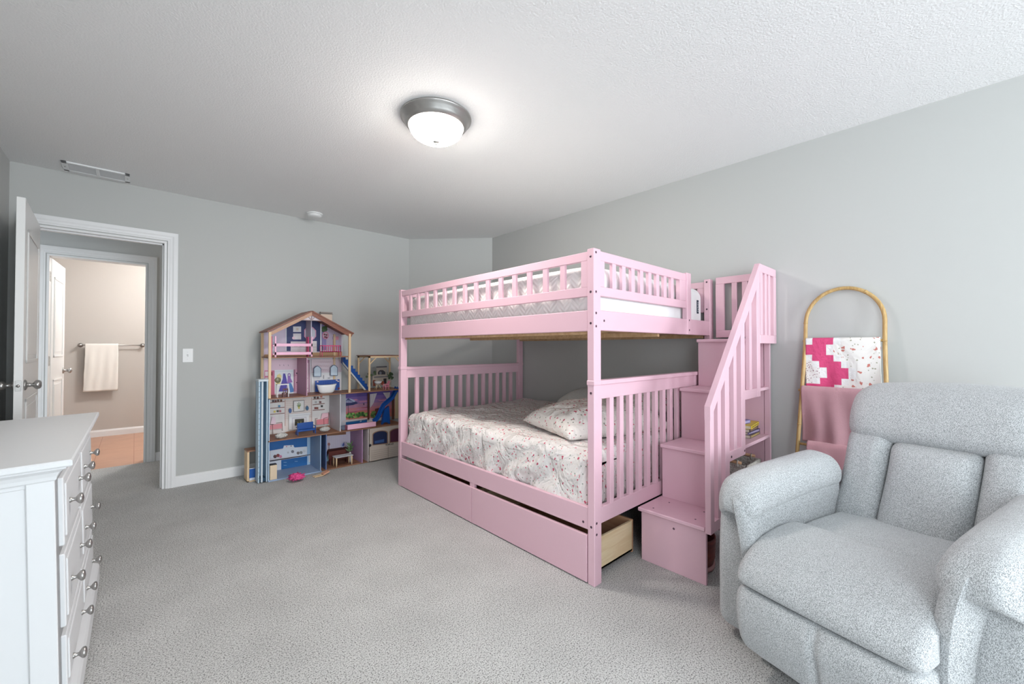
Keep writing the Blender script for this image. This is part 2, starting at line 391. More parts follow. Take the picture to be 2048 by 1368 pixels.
# door casings: stepped profile
def casing(name, x0, x1, h, y, m, w=.066, dirn=-1, left=True):
    """casing round an opening x0..x1 of height h on the wall face y, sticking out dirn"""
    f = MB()
    def leg(a, b, za, zb, horiz, out):
        # outer band thick, inner steps thinner;  out = +1/-1 side of the outer edge
        pass
    prof = [(0, .010), (.012, .010), (.014, .013), (.030, .014), (.040, .018), (w, .019), (w, 0), (0, 0)]
    t = bmesh.new()
    path = [(x0-.006, 0), (x0-.006, h+.006), (x1+.006, h+.006), (x1+.006, 0)]
    offs = [(-1, 0), (-1, 1), (1, 1), (1, 0)]
    if not left: path = path[1:]; offs = [(0, 1), (1, 1), (1, 0)]
    rings = []
    for (px, pz), (ox, oz) in zip(path, offs):
        rings.append([t.verts.new((px + ox*a, y + dirn*dp, pz + oz*a)) for (a, dp) in prof])
    n = len(prof)
    for A, Bq in zip(rings, rings[1:]):
        for k in range(n): t.faces.new((A[k], A[(k+1) % n], Bq[(k+1) % n], Bq[k]))
    t.faces.new(rings[0]); t.faces.new(rings[-1])
    f.merge(t)
    return struct(name, f, m)
casing('trim_1', JL, JR, DH, YB, M_TRIM)
f = MB()   # jamb lining with stop
f.box(JR, JR-.018+.018, YB, YB+T, 0, DH, 0) if False else None
f.box(JR-.016, JR, YB-.002, YB+T+.002, 0, DH-.016, .001); f.box(JL, JL+.016, YB-.002, YB+T+.002, 0, DH-.016, .001); f.box(JL, JR, YB-.002, YB+T+.002, DH-.016, DH, .001)
f.box(JR-.027, JR-.014, YB+.04, YB+.075, 0, DH-.016, .001); f.box(JL+.014, JL+.027, YB+.04, YB+.075, 0, DH-.016, .001); f.box(JL, JR, YB+.04, YB+.075, DH-.027, DH-.014, .001)
jm = struct('trim_2', f, M_TRIM)
s = MB(); s.box(JR-.0185, JR-.0155, YB+.006, YB+.034, .93, .99, .0005); o = s.build('strike_plate', M_NICKEL, jm)
casing('trim_3', BX0, BX1, BH, Y2, M_TRIM2)
f = MB()
f.box(BX1-.016, BX1, Y2-.002, Y2+T+.002, 0, BH-.016, .001); f.box(BX0, BX0+.016, Y2-.002, Y2+T+.002, 0, BH-.016, .001); f.box(BX0, BX1, Y2-.002, Y2+T+.002, BH-.016, BH, .001)
struct('trim_4', f, M_TRIM2)

# panel doors ------------------------------------------------------
def panel_door(name, hinge, width, ang, h, thick=.035):
    """door leaf from the hinge along local +x, hinge edge at local 0; both faces carry raised panels"""
    f = MB(); f.box(0, width, 0, thick, .012, h, .0015)
    o = f.build(name, M_DOOR, None, local=True); o['kind'] = 'structure'; o.location = hinge; o.rotation_euler = (0, 0, ang)
    for (za, zb, arch) in ((.95+.12, h-.16, 0), (.22, .86, 0)):
        g = MB()
        for yy, sg in ((0, -1), (thick, 1)):
            a, b = .11, width-.11
            # moulding frame: sloped sides as thin bars, then a raised field
            for (p, q, r0, r1) in ((a, a+.022, za, zb), (b-.022, b, za, zb), (a, b, za, za+.022), (a, b, zb-.022, zb)):
                g.box(p, q, min(yy-.001*sg, yy+sg*.006), max(yy-.001*sg, yy+sg*.006), r0, r1, .003)
            g.box(a+.05, b-.05, min(yy-.001*sg, yy+sg*.004), max(yy-.001*sg, yy+sg*.004), za+.05, zb-.05, .002)
        p = g.build('panel', M_DOOR, o, local=True)
    return o
def door_knob(parent, x, z, y, sg, M=M_NICKEL):
    g = MB()
    g.lathe([(.001, 0), (.031, 0), (.031, .004*sg), (.026, .009*sg), (.013, .012*sg), (.011, .030*sg), (.016, .036*sg), (.026, .043*sg), (.0275, .052*sg), (.024, .061*sg), (.014, .067*sg), (.001, .068*sg)], (x, y, z), 'y', 28)
    g.build('door_knob', M, parent, local=True)
dw = .80
ang = math.atan2(-(YB-.012-3.635), .033+0) # from hinge toward the room
d1 = panel_door('door_1', (JL+.002, YB-.014, 0), dw, math.atan2(-.80, .034), 2.03)
door_knob(d1, dw-.07, .945, 0, -1); door_knob(d1, dw-.07, .945, .035, 1)
g = MB(); g.box(dw-.001, dw+.0015, .006, .029, .915, .975, .0008); lp = g.build('latch_plate', M_NICKEL, d1, local=True)
g = MB(); g.lathe([(.001, 0), (.008, 0), (.008, .008), (.001, .009)], (dw, .0175, .945), 'x', 12); g.build('latch', M_NICKEL, lp, local=True)
d2 = panel_door('door_2', (BX0+.02, Y2+T+.002, 0), .66, R(87.5), 2.0)
door_knob(d2, .66-.07, .925, 0, -1)
for z in (1.82, 1.04, .22):
    g = MB(); g.box(BX0+.0155, BX0+.0185, Y2+.03, Y2+.10, z-.045, z+.045, .0008)
    for dz in (-.03, 0, .03): g.lathe([(.0005, .0), (.004, 0), (.0005, .001)], (BX0+.0186, Y2+.065+(.01 if dz else -.015), z+dz), 'x', 8, mi=1)
    h = g.build('hinge', [M_NICKEL, M_DARK], None); h['kind'] = 'structure'
    h.parent = bpy.data.objects['trim_4']

# towel bar and towel
tb = thing('towel_bar', 'brushed nickel towel bar on the bathroom back wall', 'towel bar', (-.22, 7.62, 1.20))
bz = 1.195; bxa, bxb = -.515, .075; by = 7.555
g = MB(); g.tube([(bxa, by, bz), (bxb, by, bz)], .008, 12); g.build('bar', M_NICKEL, tb)
for x in (bxa, bxb):
    g = MB(); g.lathe([(.001, 0), (.026, 0), (.026, -.006), (.013, -.012), (.011, -.05), (.018, -.058), (.018, -.078), (.001, -.08)], (x, 7.62, bz), 'y', 20); g.build('bracket', M_NICKEL, tb)
def drape(x0, x1, cy, ztop, zf, zb, r, th, side, nz=28, nx=24, wav=.004, seed=0, flare=0, hang='x', slump=0):
    """cloth over a horizontal bar; hang='x': bar runs along x and the front is toward -y"""
    pts = []; lf = ztop - zf; lb = ztop - zb
    prof = []
    n1 = nz
    for i in range(n1): prof.append((-r, zf + (lf - r)*i/n1))
    for i in range(9):
        a = math.pi*i/8; prof.append((-r*math.cos(a), ztop - r + r*math.sin(a)))
    for i in range(1, 10): prof.append((r, ztop - r - (lb - r)*i/9))
    return prof
def cloth_over(name, a0, a1, c, ztop, zf, zb, r, mt, axis='x', th=.006, wav=.006, seed=1, nx=40, label=None, cat=None, origin=None, flare=0.0, skew=0, sgn=-1, mfn=None):
    prof = drape(a0, a1, c, ztop, zf, zb, r, th, 1)
    mb = MB(); vs = []
    for j in range(nx+1):
        t = j/nx; row = []
        for i, (o, z) in enumerate(prof):
            d = (ztop - z); k = min(1, d/.25)
            wv = wav*k*(math.sin(t*9 + seed) + .6*math.sin(t*23 + 2*seed + d*4)) + wav*.8*k*noise.noise((t*6, d*5, seed))
            al = a0 + (a1-a0)*t + flare*(t-.5)*2*d + skew*d + .004*noise.noise((seed, z*8, t*2))
            off = (-1 if o < 0 else 1)*abs(o)
            p = off*(-sgn) * 1.0 + (wv if o < 0 else wv*.5)*(1)
            zz = z + (.004*noise.noise((t*4, seed, 1)) if d > .05 else 0)
            row.append(mb.bm.verts.new((al, c + p, zz) if axis == 'x' else (c + p, al, zz)))
        vs.append(row)
    for j in range(nx):
        for i in range(len(prof)-1):
            fc = mb.bm.faces.new((vs[j][i], vs[j+1][i], vs[j+1][i+1], vs[j][i+1])); fc.smooth = True
            if mfn: fc.material_index = mfn((j+.5)/nx, (prof[i][1]+prof[i+1][1])/2, prof[i][0] < 0)
    o = mb.build(name, mt, None, origin=origin)
    sd = o.modifiers.new('thick', 'SOLIDIFY'); sd.thickness = th; sd.offset = 0
    return o
M_TOWEL = mat('white_towel', (240, 236, 230), .95, bump=(420, .5, 2, .003))
o = cloth_over('towel', -.470, -.165, by, bz+.016, .60, .68, .014, M_TOWEL, 'x', .009, .004, 3, label=None, origin=(-.31, by, .6), skew=-.012, flare=.012)
tag(o, 'white towel folded over the bathroom towel bar', 'towel')

# wall and ceiling fittings
lx, ly = 1.238, 1.985
lt = thing('ceiling_light', 'round flush dome ceiling light with brushed nickel rim, glowing', 'ceiling light', (lx, ly, ZC))
g = MB(); g.lathe([(.02, ZC), (.190, ZC), (.197, ZC-.006), (.196, ZC-.014), (.186, ZC-.018), (.184, ZC-.028), (.176, ZC-.033), (.174, ZC-.044), (.166, ZC-.050), (.160, ZC-.060), (.150, ZC-.062), (.150, ZC-.02), (.02, ZC-.02)], (lx, ly, 0), 'z', 64)
g.build('rim', M_NICKEL, lt)
dome = [(.150*math.cos(a)**.8 if a else .150, ZC-.055-.082*math.sin(a)) for a in [R(90)*i/14 for i in range(14)]]
g = MB(); g.lathe([(.149, ZC-.03)] + dome + [(.004, ZC-.138)], (lx, ly, 0), 'z', 64)
for fc in g.bm.faces: fc.material_index = 1 if fc.calc_center_median().z < ZC-.100 else 0
g.build('glass_dome', [mat('lamp_glass', (255, 250, 240), .3, emit=((255, 249, 240), 12)), mat('lamp_glass_bulb_side', (255, 250, 240), .3, emit=((255, 248, 240), 62))], lt)
g = MB(); g.lathe([(.001, ZC-.134), (.018, ZC-.136), (.018, ZC-.142), (.008, ZC-.147), (.006, ZC-.150), (.007, ZC-.156), (.001, ZC-.160)], (lx, ly, 0), 'z', 20); g.build('finial', M_NICKEL, lt)

vt = thing('ceiling_vent', 'white two-panel return air grille on the ceiling above the door', 'vent', (-.215, 4.285, ZC))
vx0, vx1, vy0, vy1 = -.393, -.040, 4.185, 4.385
M_VENT = mat('vent_white', (240, 241, 242), .4)
g = MB()
g.box(vx0, vx1, vy0, vy0+.025, ZC-.010, ZC, .002); g.box(vx0, vx1, vy1-.025, vy1, ZC-.010, ZC, .002)
g.box(vx0, vx0+.03, vy0, vy1, ZC-.010, ZC, .002); g.box(vx1-.03, vx1, vy0, vy1, ZC-.010, ZC, .002); g.box(-.225, -.205, vy0+.02, vy1-.02, ZC-.010, ZC, .002)
g.build('frame', M_VENT, vt)
g = MB()
for i in range(13):
    y = vy0+.03 + i*.0115
    g.add([(vx0+.03, y, ZC-.008), (vx1-.03, y, ZC-.008), (vx1-.03, y+.009, ZC-.001), (vx0+.03, y+.009, ZC-.001), (vx0+.03, y+.001, ZC-.009), (vx1-.03, y+.001, ZC-.009), (vx1-.03, y+.010, ZC-.002), (vx0+.03, y+.010, ZC-.002)],
          [(0,1,2,3),(4,7,6,5),(0,4,5,1),(2,6,7,3)])
g.build('louvres', M_VENT, vt)
for x in (vx0+.014, vx1-.014):
    g = MB(); g.lathe([(.0005, ZC-.012), (.004, ZC-.0115), (.005, ZC-.010)], (x, vy1-.1, 0), 'z', 10); g.build('screw', M_NICKEL, vt)

sx, sy = 1.268, 4.21
sd = thing('smoke_detector', 'round white smoke detector on the ceiling near the back wall', 'smoke detector', (sx, sy, ZC))
g = MB(); g.lathe([(.01, ZC), (.070, ZC), (.072, ZC-.004), (.070, ZC-.012), (.060, ZC-.014)], (sx, sy, 0), 'z', 40); g.build('base', M_WHITE, sd)
g = MB(); g.lathe([(.05, ZC-.012), (.060, ZC-.013), (.062, ZC-.020), (.060, ZC-.030), (.050, ZC-.036), (.02, ZC-.038), (.001, ZC-.038)], (sx, sy, 0), 'z', 40); g.build('cover', M_WHITE, sd)

p = at(375.5, 711, 'y', YB)
ls = thing('light_switch', 'white toggle light switch plate on the wall beside the door casing', 'light switch', (p.x, YB, p.z))
g = MB(); g.box(p.x-.036, p.x+.036, YB-.006, YB, p.z-.059, p.z+.059, .003); g.build('plate', M_WHITE, ls)
g = MB(); g.prism([(YB-.005, p.z-.012), (YB-.017, p.z+.008), (YB-.014, p.z+.013), (YB-.005, p.z+.012)], 'x', p.x-.005, p.x+.005, .0008); tg = g.build('toggle', M_WHITE, ls)
for dz in (-.03, .03):
    g = MB(); g.lathe([(.0005, -.0075), (.003, -.007), (.0035, -.006)], (p.x, YB, p.z+dz), 'y', 8); g.build('screw', M_VENT, ls)

# ---------------------------------------------------------------- dresser
dy0, dy1 = 1.775, 2.885; dxf, dxb = -.150, -.572; dzt = .83
ds = thing('dresser', 'white six-drawer dresser with nickel knobs against the left wall', 'dresser', (-.39, 2.33, 0))
g = MB()
g.box(dxb, dxf, dy0+.012, dy1-.012, .09, dzt-.055, .002)                    # carcass
for (a, b) in ((dxf-.055, dxf), (dxb, dxb+.055)):                            # end stiles
    g.box(a, b, dy0, dy1, .09, dzt-.055, .002)
g.box(dxb+.001, dxf-.001, dy0+.008, dy1-.008, dzt-.075, dzt-.05, .002)
dbody = g.build('body', M_DRESS, ds)
g = MB()   # top with coved moulding
def ring_box(mb, prof, x0, x1, y0, y1):
    t = bmesh.new(); rings = []
    for (o, z) in prof: rings.append([t.verts.new(q) for q in ((x0-o, y0-o, z), (x1+o, y0-o, z), (x1+o, y1+o, z), (x0-o, y1+o, z))])
    for A, Bq in zip(rings, rings[1:]):
        for k in range(4): t.faces.new((A[k], A[(k+1) % 4], Bq[(k+1) % 4], Bq[k]))
    t.faces.new(rings[0][::-1]); t.faces.new(rings[-1]); mb.merge(t)
ring_box(g, [(.000, dzt-.062), (.004, dzt-.058), (.006, dzt-.048), (.012, dzt-.036), (.022, dzt-.028), (.026, dzt-.026), (.026, dzt-.022), (.036, dzt-.020), (.040, dzt-.016), (.040, dzt-.004), (.036, dzt)], dxb, dxf, dy0, dy1)
g.build('top', M_DRESS, ds)
g = MB(); ring_box(g, [(.026, 0), (.030, .003), (.030, .070), (.024, .082), (.012, .092), (.004, .100), (0, .104)], dxb, dxf, dy0, dy1); g.build('plinth', M_DRESS, ds)
rows = [(.565, .745), (.315, .535), (.125, .285)]
rows = [(.555, .760), (.310, .530), (.118, .285)]
kz = [.665, .415, .165]
proto = None
def make_drawer(y0, y1, z0, z1, z):
    g = MB(); g.box(dxf-.002, dxf+.012, y0, y1, z0, z1, .003)
    g.box(dxf+.010, dxf+.016, y0+.022, y1-.022, z0+.022, z1-.022, .004)
    dr = g.build('drawer', M_DRESS, ds)
    L = y1-y0
    for yk in (y0+L*.2, y1-L*.2):
        k = MB(); k.lathe([(.001, dxf+.015), (.010, dxf+.015), (.008, dxf+.019), (.0055, dxf+.024), (.0055, dxf+.029), (.011, dxf+.033), (.0165, dxf+.038), (.017, dxf+.043), (.013, dxf+.047), (.001, dxf+.049)], (0, yk, z), 'x', 20)
        k.build('knob', M_NICKEL, dr)
for (z0, z1), z in zip(rows, kz):
    make_drawer(dy0+.06, (dy0+dy1)/2-.008, z0, z1, z)
    make_drawer((dy0+dy1)/2+.008, dy1-.06, z0, z1, z)
ds.rotation_euler = (0, R(-1.4), 0)
ds.location.z = .006

# ---------------------------------------------------------------- bunk bed
bx0, bx1, by0, by1 = 1.655, 3.085, 1.215, 3.24
PX, PY = .058, .042
bed = thing('bunk_bed', 'pink painted wooden full-size bunk bed with slatted guard rails', 'bunk bed', (bx0, by0, 0))
def bolt(parent, x, y, z, ax, sg):
    g = MB(); pr = [(.0005, .0012*sg), (.0055, .0012*sg), (.0065, .0005*sg), (.0065, -.002*sg)]
    g.lathe(pr, (x, y, z), ax, 12); g.lathe([(.0005, .0018*sg), (.0022, .0018*sg), (.0022, 0)], (x, y, z), ax, 6, mi=1)
    g.build('bolt', [M_BOLT, M_DARK], parent)
posts = []
for (x, y) in ((bx0, by0), (bx1-PX, by0), (bx0, by1-PY), (bx1-PX, by1-PY)):
    g = MB(); g.box(x, x+PX, y, y+PY, 0, 1.655, .003); o = g.build('post', M_PINK, bed); posts.append(o)
    g = MB(); g.box(x-.004, x+PX+.002, y-.004, y+PY+.002, .978, 1.002, .003); g.build('collar', M_PINK, o)
for z in (1.615, 1.44, 1.285, .94, .285): bolt(posts[0], bx0, by0+.020, z, 'x', -1)
for z in (1.635, 1.44, 1.335, 1.27, .305, .25): bolt(posts[0], bx0+.017, by0, z, 'y', -1)
for z in (1.635, 1.44, 1.27): bolt(posts[1], bx1-PX, by0+.022, z, 'x', -1)
def guard(parent, ax, a0, a1, c0, c1, z0, z1, rt_, rb_, st0, st1, slats, sw, name='guard_rail', sub='slat', th=None):
    """frame of rails with vertical slats; ax is the running axis, c0..c1 the thickness"""
    g = MB()
    def bx(p, q, za, zb, bev=.002, i=0):
        if ax == 'y': g.box(c0+i, c1-i, p, q, za, zb, bev)
        else: g.box(p, q, c0+i, c1-i, za, zb, bev)
    bx(a0, a1, z1-rt_, z1); bx(a0, a1, z0, z0+rb_)
    if st0: bx(a0, a0+st0, z0+rb_, z1-rt_, 0)
    if st1: bx(a1-st1, a1, z0+rb_, z1-rt_, 0)
    fr = g.build(name, M_PINK, parent)
    lo, hi = a0+st0, a1-st1
    for i in range(slats):
        c = lo + (hi-lo)*(i+1)/(slats+1)
        g = MB(); bx(c-sw/2, c+sw/2, z0+rb_-.002, z1-rt_+.002, .0015, .0025); g.build(sub, M_PINK, fr)
    return fr
ex0 = bx0+.004
# left side (towards the room): upper guard, upper side rail, lower side rail
guard(bed, 'y', by0+PY, by1-PY, ex0, ex0+.022, 1.42, 1.643, .045, .048, .04, .012, 14, .034)
g = MB(); g.box(ex0, ex0+.024, by0+PY, by1-PY, 1.246, 1.350, .003); g.build('side_rail', M_PINK, bed)
g = MB(); g.box(ex0, ex0+.026, by0+PY, by1-PY, .264, .374, .003); o = g.build('side_rail', M_PINK, bed); bolt(o, ex0, by0+PY+.03, .295, 'x', -1)
# right side along the wall
guard(bed, 'y', by0+PY, by1-PY, bx1-.028, bx1-.004, 1.42, 1.643, .045, .048, .06, .012, 14, .034)
g = MB(); g.box(bx1-.030, bx1-.004, by0+PY, by1-PY, 1.246, 1.350, .003); g.build('side_rail', M_PINK, bed)
g = MB(); g.box(bx1-.030, bx1-.004, by0+PY, by1-PY, .264, .374, .003); g.build('side_rail', M_PINK, bed)
# near end
ng = guard(bed, 'x', bx0+PX, 2.682, by0+.010, by0+.034, 1.424, 1.650, .048, .048, .045, .10, 8, .034)
g = MB(); g.box(2.672, 2.732, by0+.002, by0+.036, 1.25, 1.658, .003); o = g.build('guard_post', M_PINK, bed)
for z in (1.345, 1.28): bolt(o, 2.702, by0+.002, z, 'y', -1)
g = MB(); g.box(bx0+PX, bx1-PX+.006, by0+.004, by0+.034, 1.25, 1.352, .003); o = g.build('end_rail', M_PINK, bed)
bolt(o, 1.745, by0+.004, 1.30, 'y', -1); bolt(o, 3.04, by0+.004, 1.30, 'y', -1)
fr = guard(bed, 'x', bx0+PX, bx1-PX, by0+.006, by0+.034, .290, .980, .072, .080, .012, .012, 13, .035, 'headboard')
g = MB(); g.box(bx0+PX-.002, bx1-PX, by0-.004, by0+.044, .978, 1.002, .003); g.build('cap', M_PINK, fr)
# far end
guard(bed, 'x', bx0+PX, bx1-PX, by1-.034, by1-.010, 1.42, 1.645, .045, .048, .03, .03, 12, .034)
g = MB(); g.box(bx0+PX, bx1-PX, by1-.034, by1-.006, 1.246, 1.350, .003); g.build('end_rail', M_PINK, bed)
fr = guard(bed, 'x', bx0+PX, bx1-PX, by1-.036, by1-.008, .280, .978, .072, .080, .012, .012, 13, .034, 'footboard')
g = MB(); g.box(bx0+PX-.002, bx1-PX, by1-.046, by1+.002, .976, 1.000, .003); g.build('cap', M_PINK, fr)
# slats of both bunks
M_SLAT = wood('slat_wood', (196, 158, 116), (220, 186, 144), 8, 'x')
for z in (1.262, .30):
    for x in (bx0+.034, bx1-.056, (bx0+bx1)/2):
        g = MB(); g.box(x, x+.022, by0+.05, by1-.05, z-.03, z, .001); g.build('bearer', M_SLAT, bed)
    for i in range(12):
        y = by0+.09 + i*(by1-by0-.25)/11
        g = MB(); g.box(bx0+.034, bx1-.034, y, y+.07, z, z+.014, .001); g.build('bed_slat', M_SLAT, bed)
g = MB(); g.box(bx0+.03, bx1-.03, by0+.045, by1-.045, 1.277, 1.281, 0); g.build('bunk_board', mat('bunk_board', (150, 142, 140), .8), bed)
g = MB(); g.box(bx0+.03, bx1-.03, by0+.045, by1-.045, .315, .319, 0); g.build('bunk_board', MC['bunk_board'], bed)
g = MB(); g.box(bx0+.006, bx0+.030, 2.19, 2.235, .0, .266, .001); g.build('centre_foot', M_PINK, bed)

# drawers under the bed
def underbed(y0, y1, label):
    t = thing('underbed_drawer', label, 'drawer', (bx0, (y0+y1)/2, 0), 'drawers under the bed')
    g = MB(); g.box(bx0-.002, bx0+.016, y0, y1, .006, .238, .002); g.build('front', M_PINK, t)
    g = MB(); x0, x1 = bx0+.016, 2.065
    ya, yb = (y0-.002 if y0 < 2 else y0+.03), y1-.03
    g.box(x0, x1, ya, ya+.013, .028, .195, .001); g.box(x0, x1, yb-.013, yb, .028, .195, .001)
    g.box(x1-.004, x1+.010, ya, yb, .020, .200, .001, 1); g.box(x0, x0+.013, ya, yb, .028, .195, .001, 1); g.box(x0, x1, ya, yb, .028, .040, .001, 1)
    g.build('drawer_box', [M_PINE, M_PINE2], t)
    return t
underbed(1.262, 2.206, 'pink front underbed drawer nearer the camera, its pine side showing below the headboard')
underbed(2.211, 3.190, 'pink front underbed drawer at the far end beside the dollhouse')
# pink toy in the near drawer
def blob(name, c, rad, m, seed=0, sc_=(1, 1, 1), rough=.35, sub=3, fq=9, origin=None):
    t = bmesh.new(); bmesh.ops.create_icosphere(t, subdivisions=sub, radius=1)
    for v in t.verts:
        n = noise.noise(v.co*fq*.35 + Vector((seed, seed*2, 0)))
        v.co = Vector([v.co[i]*sc_[i] for i in range(3)])*rad*(1+rough*n) + Vector(c)
    for q in t.faces: q.smooth = True
    g = MB(); bmesh.ops.recalc_face_normals(t, faces=t.faces[:]); g.merge(t)
    for q in g.bm.faces: q.smooth = True
    return g
g = blob('x', (1.79, 1.40, .155), .055, None, 3, (1, 1, .9)); g.bm.verts.ensure_lookup_table()
o = g.build('plush_ball', mat('pink_plush', (232, 110, 160), .95, bump=(220, .8, 2, .008)), None, origin=(1.79, 1.40, .041)); tag(o, 'hot pink soft ball lying in the open underbed drawer', 'toy')
for v in o.data.vertices: v.co.z -= 0.0
zmin = min(v.co.z for v in o.data.vertices); o.location.z = .0405 - zmin

# mattresses and bedding
def wrinkle(p, s, a, seed=0): return a*noise.fractal(Vector((p.x*s, p.y*s, p.z*s + seed)), 1.0, 2.0, 3)
M_MAT = mat('mattress_white', (240, 240, 240), .85, bump=(300, .2, 2, .002))
def quilt_knit():
    m = bpy.data.materials.new('mattress_knit'); m.use_nodes = True; nt = m.node_tree; b = nt.nodes['Principled BSDF']; L = nt.links.new
    b.inputs['Base Color'].default_value = (*lin((238, 236, 234)), 1); b.inputs['Roughness'].default_value = .9
    g = nt.nodes.new('ShaderNodeNewGeometry'); sp = nt.nodes.new('ShaderNodeSeparateXYZ'); L(g.outputs['Position'], sp.inputs[0])
    # zig-zag ribs: fract(y*k + |zigzag|)
    def mth(op, a, bb_=None):
        n = nt.nodes.new('ShaderNodeMath'); n.operation = op
        if isinstance(a, (int, float)): n.inputs[0].default_value = a
        else: L(a, n.inputs[0])
        if bb_ is not None:
            if isinstance(bb_, (int, float)): n.inputs[1].default_value = bb_
            else: L(bb_, n.inputs[1])
        return n.outputs[0]
    pp = mth('PINGPONG', mth('MULTIPLY', sp.outputs['Y'], 1.0), .05)
    s1 = mth('ADD', mth('ADD', pp, sp.outputs['Z']), sp.outputs['X'])
    wv = mth('SINE', mth('MULTIPLY', s1, 200.0))
    bp = nt.nodes.new('ShaderNodeBump'); bp.inputs['Strength'].default_value = .35; bp.inputs['Distance'].default_value = .004
    L(wv, bp.inputs['Height']); L(bp.outputs['Normal'], b.inputs['Normal']); return m
M_KNIT = quilt_knit()
mx0, mx1, my0, my1 = 1.705, 3.050, 1.265, 3.185
um = thing('mattress', 'white knit mattress on the upper bunk with a navy label', 'mattress', (2.37, 2.2, 1.283), 'bunk mattresses')
g = MB()
def mfn(p, t):
    if p.z > 1.44: p.z -= .016*max(0, 1)*(abs(t[0])**6*.5 + abs(t[1])**6*.5)
    return p
g.soft(mx0, mx1, my0, my1, 1.283, 1.605, .075, mfn, 14, 5)
for fc in g.bm.faces:
    c = fc.calc_center_median(); fc.material_index = 1 if (c.y < my0+.05) else 0
g.build('mattress_body', [M_KNIT, M_MAT], um)
g = MB(); g.box(2.925, 2.95, my0-.004, my0+.001, 1.405, 1.50, .001); lb = g.build('care_label', mat('label_navy', (32, 52, 68), .6), um)
Mw = Matrix.Translation((2.9375, my0-.0045, 1.4525)) @ Matrix.Rotation(R(90), 4, 'X') @ Matrix.Rotation(R(90), 4, 'Z')
text_mesh('SOMNIA', .017, mat('label_text', (205, 212, 216), .6), 'label_text', lb, Mw) if False else None
g = MB()
for i, (a, b) in enumerate(((.006, .003), (.004, .010), (.008, .004), (.004, .010), (.007, .006), (.005, .004))):
    z = 1.418 + i*.0125; g.box(2.9375-a, 2.9375+b*.6, my0-.0052, my0-.004, z, z+.006, 0)
g.build('label_print', mat('label_text', (205, 212, 216), .6), lb)

# lower mattress with the fitted floral sheet (wrinkled)
lm = MB()
def sheetfn(p, t):
    top = t[2] > .55
    side = abs(t[0]) > .9 or abs(t[1]) > .9
    q = p.copy()
    w_ = noise.fractal(Vector((p.x*4, p.y*4, p.z*2)), 1, 2, 3)
    if top: q.z += .024*w_ + .008*math.sin(p.x*14 + p.y*9 + 3*noise.noise(p*2.5))*max(0, noise.noise(p*1.7+Vector((3, 1, 0)))+.3)
    k = max(0, (.45 - t[2]))   # skirts: vertical folds, deeper low down
    if abs(t[1]) > .93: q.y += -math.copysign(.010, -t[1])*math.sin(p.x*34 + 3*noise.noise(Vector((p.x*4, 0, p.z*3))))*min(1, k)*1.2
    if abs(t[0]) > .93: q.x += math.copysign(.016, t[0])*math.sin(p.y*19 + p.z*16 + 4*noise.noise(Vector((0, p.y*3, p.z*4))))*min(1, .3+k)
    if t[1] < -.6 or t[1] > .6: q.z -= .02*(abs(t[1])-.6) if top else 0
    return q
lm.soft(1.69, 3.045, 1.285, 3.175, .320, .632, .055, sheetfn, 60, 6)
o = lm.build('fitted_sheet', M_SHEET, None, origin=(2.37, 2.2, .32)); tag(o, 'crumpled white floral fitted sheet over the lower bunk mattress', 'bed sheet')
g = MB(); g.soft(1.72, 3.02, 1.31, 3.15, .321, .58, .05, None, 4, 3); o = g.build('mattress', M_MAT, None, origin=(2.37, 2.2, .32)); tag(o, 'mattress on the lower bunk under the floral sheet', 'mattress', 'bunk mattresses')

def pillow(name, c, L, W, H, rz, tilt, m, label, seed, pinch=.9, cat='pillow', ry=0, droop=.05):
    t = bmesh.new(); n = 36
    vd = {}
    def P_(i, j, s):
        u = -1 + 2*i/n; v = -1 + 2*j/n
        e = (1-abs(u)**2.6)*(1-abs(v)**2.6); h = max(0, e)**.42
        # edges pulled in between the corners
        x = u*(1 - .10*(1-abs(u)**2)*0 - .055*(1-v*v)*abs(u)**3)
        y = v*(1 - .10*(1-u*u)*abs(v)**3)
        wr = .05*noise.fractal(Vector((u*3, v*3, seed)), 1, 2, 3) + .045*math.sin((u*7+v*4)+4*noise.noise(Vector((u*1.4, v*1.4, seed))))*abs(noise.noise(Vector((u*1.5, v*1.5, seed+7))))
        z = s*h*.5*(1+wr*2.0) + (wr*.35*h if s > 0 else 0)
        return Vector((x*L/2, y*W/2, z*H - droop*(abs(u)**3+abs(v)**3)*.5))
    for s in (1, -1):
        for i in range(n+1):
            for j in range(n+1):
                edge = i in (0, n) or j in (0, n)
                key = (i, j, 0 if edge else s)
                if key not in vd: vd[key] = t.verts.new(P_(i, j, s))
    for s in (1, -1):
        for i in range(n):
            for j in range(n):
                q = []
                for (a, b) in ((i, j), (i+1, j), (i+1, j+1), (i, j+1)):
                    e = a in (0, n) or b in (0, n); q.append(vd[(a, b, 0 if e else s)])
                fc = t.faces.new(q if s > 0 else q[::-1]); fc.smooth = True
    g = MB(); g.merge(t)
    o = g.build(name, m, None, local=True)
    o.location = c; o.rotation_euler = (tilt, ry, rz)
    return tag(o, label, cat)
pillow('pillow', (2.23, 1.63, .716), .79, .56, .20, R(-16), R(2), M_PILLOWC, 'plump floral pillow with a pointed corner nearest the bed edge', 2)
pillow('pillow', (2.82, 1.60, .785), .50, .46, .20, R(8), R(-8), M_PILLOWC, 'floral pillow leaning behind the headboard slats nearest the stairs', 8, ry=R(-6))
M_FLUFF = mat('white_fluff', (240, 238, 234), 1, bump=(160, 1, 3, .02))
pillow('cushion', (2.80, 2.08, .725), .52, .36, .18, R(8), R(14), M_FLUFF, 'fluffy white cushion behind the pillows', 5, cat='cushion')

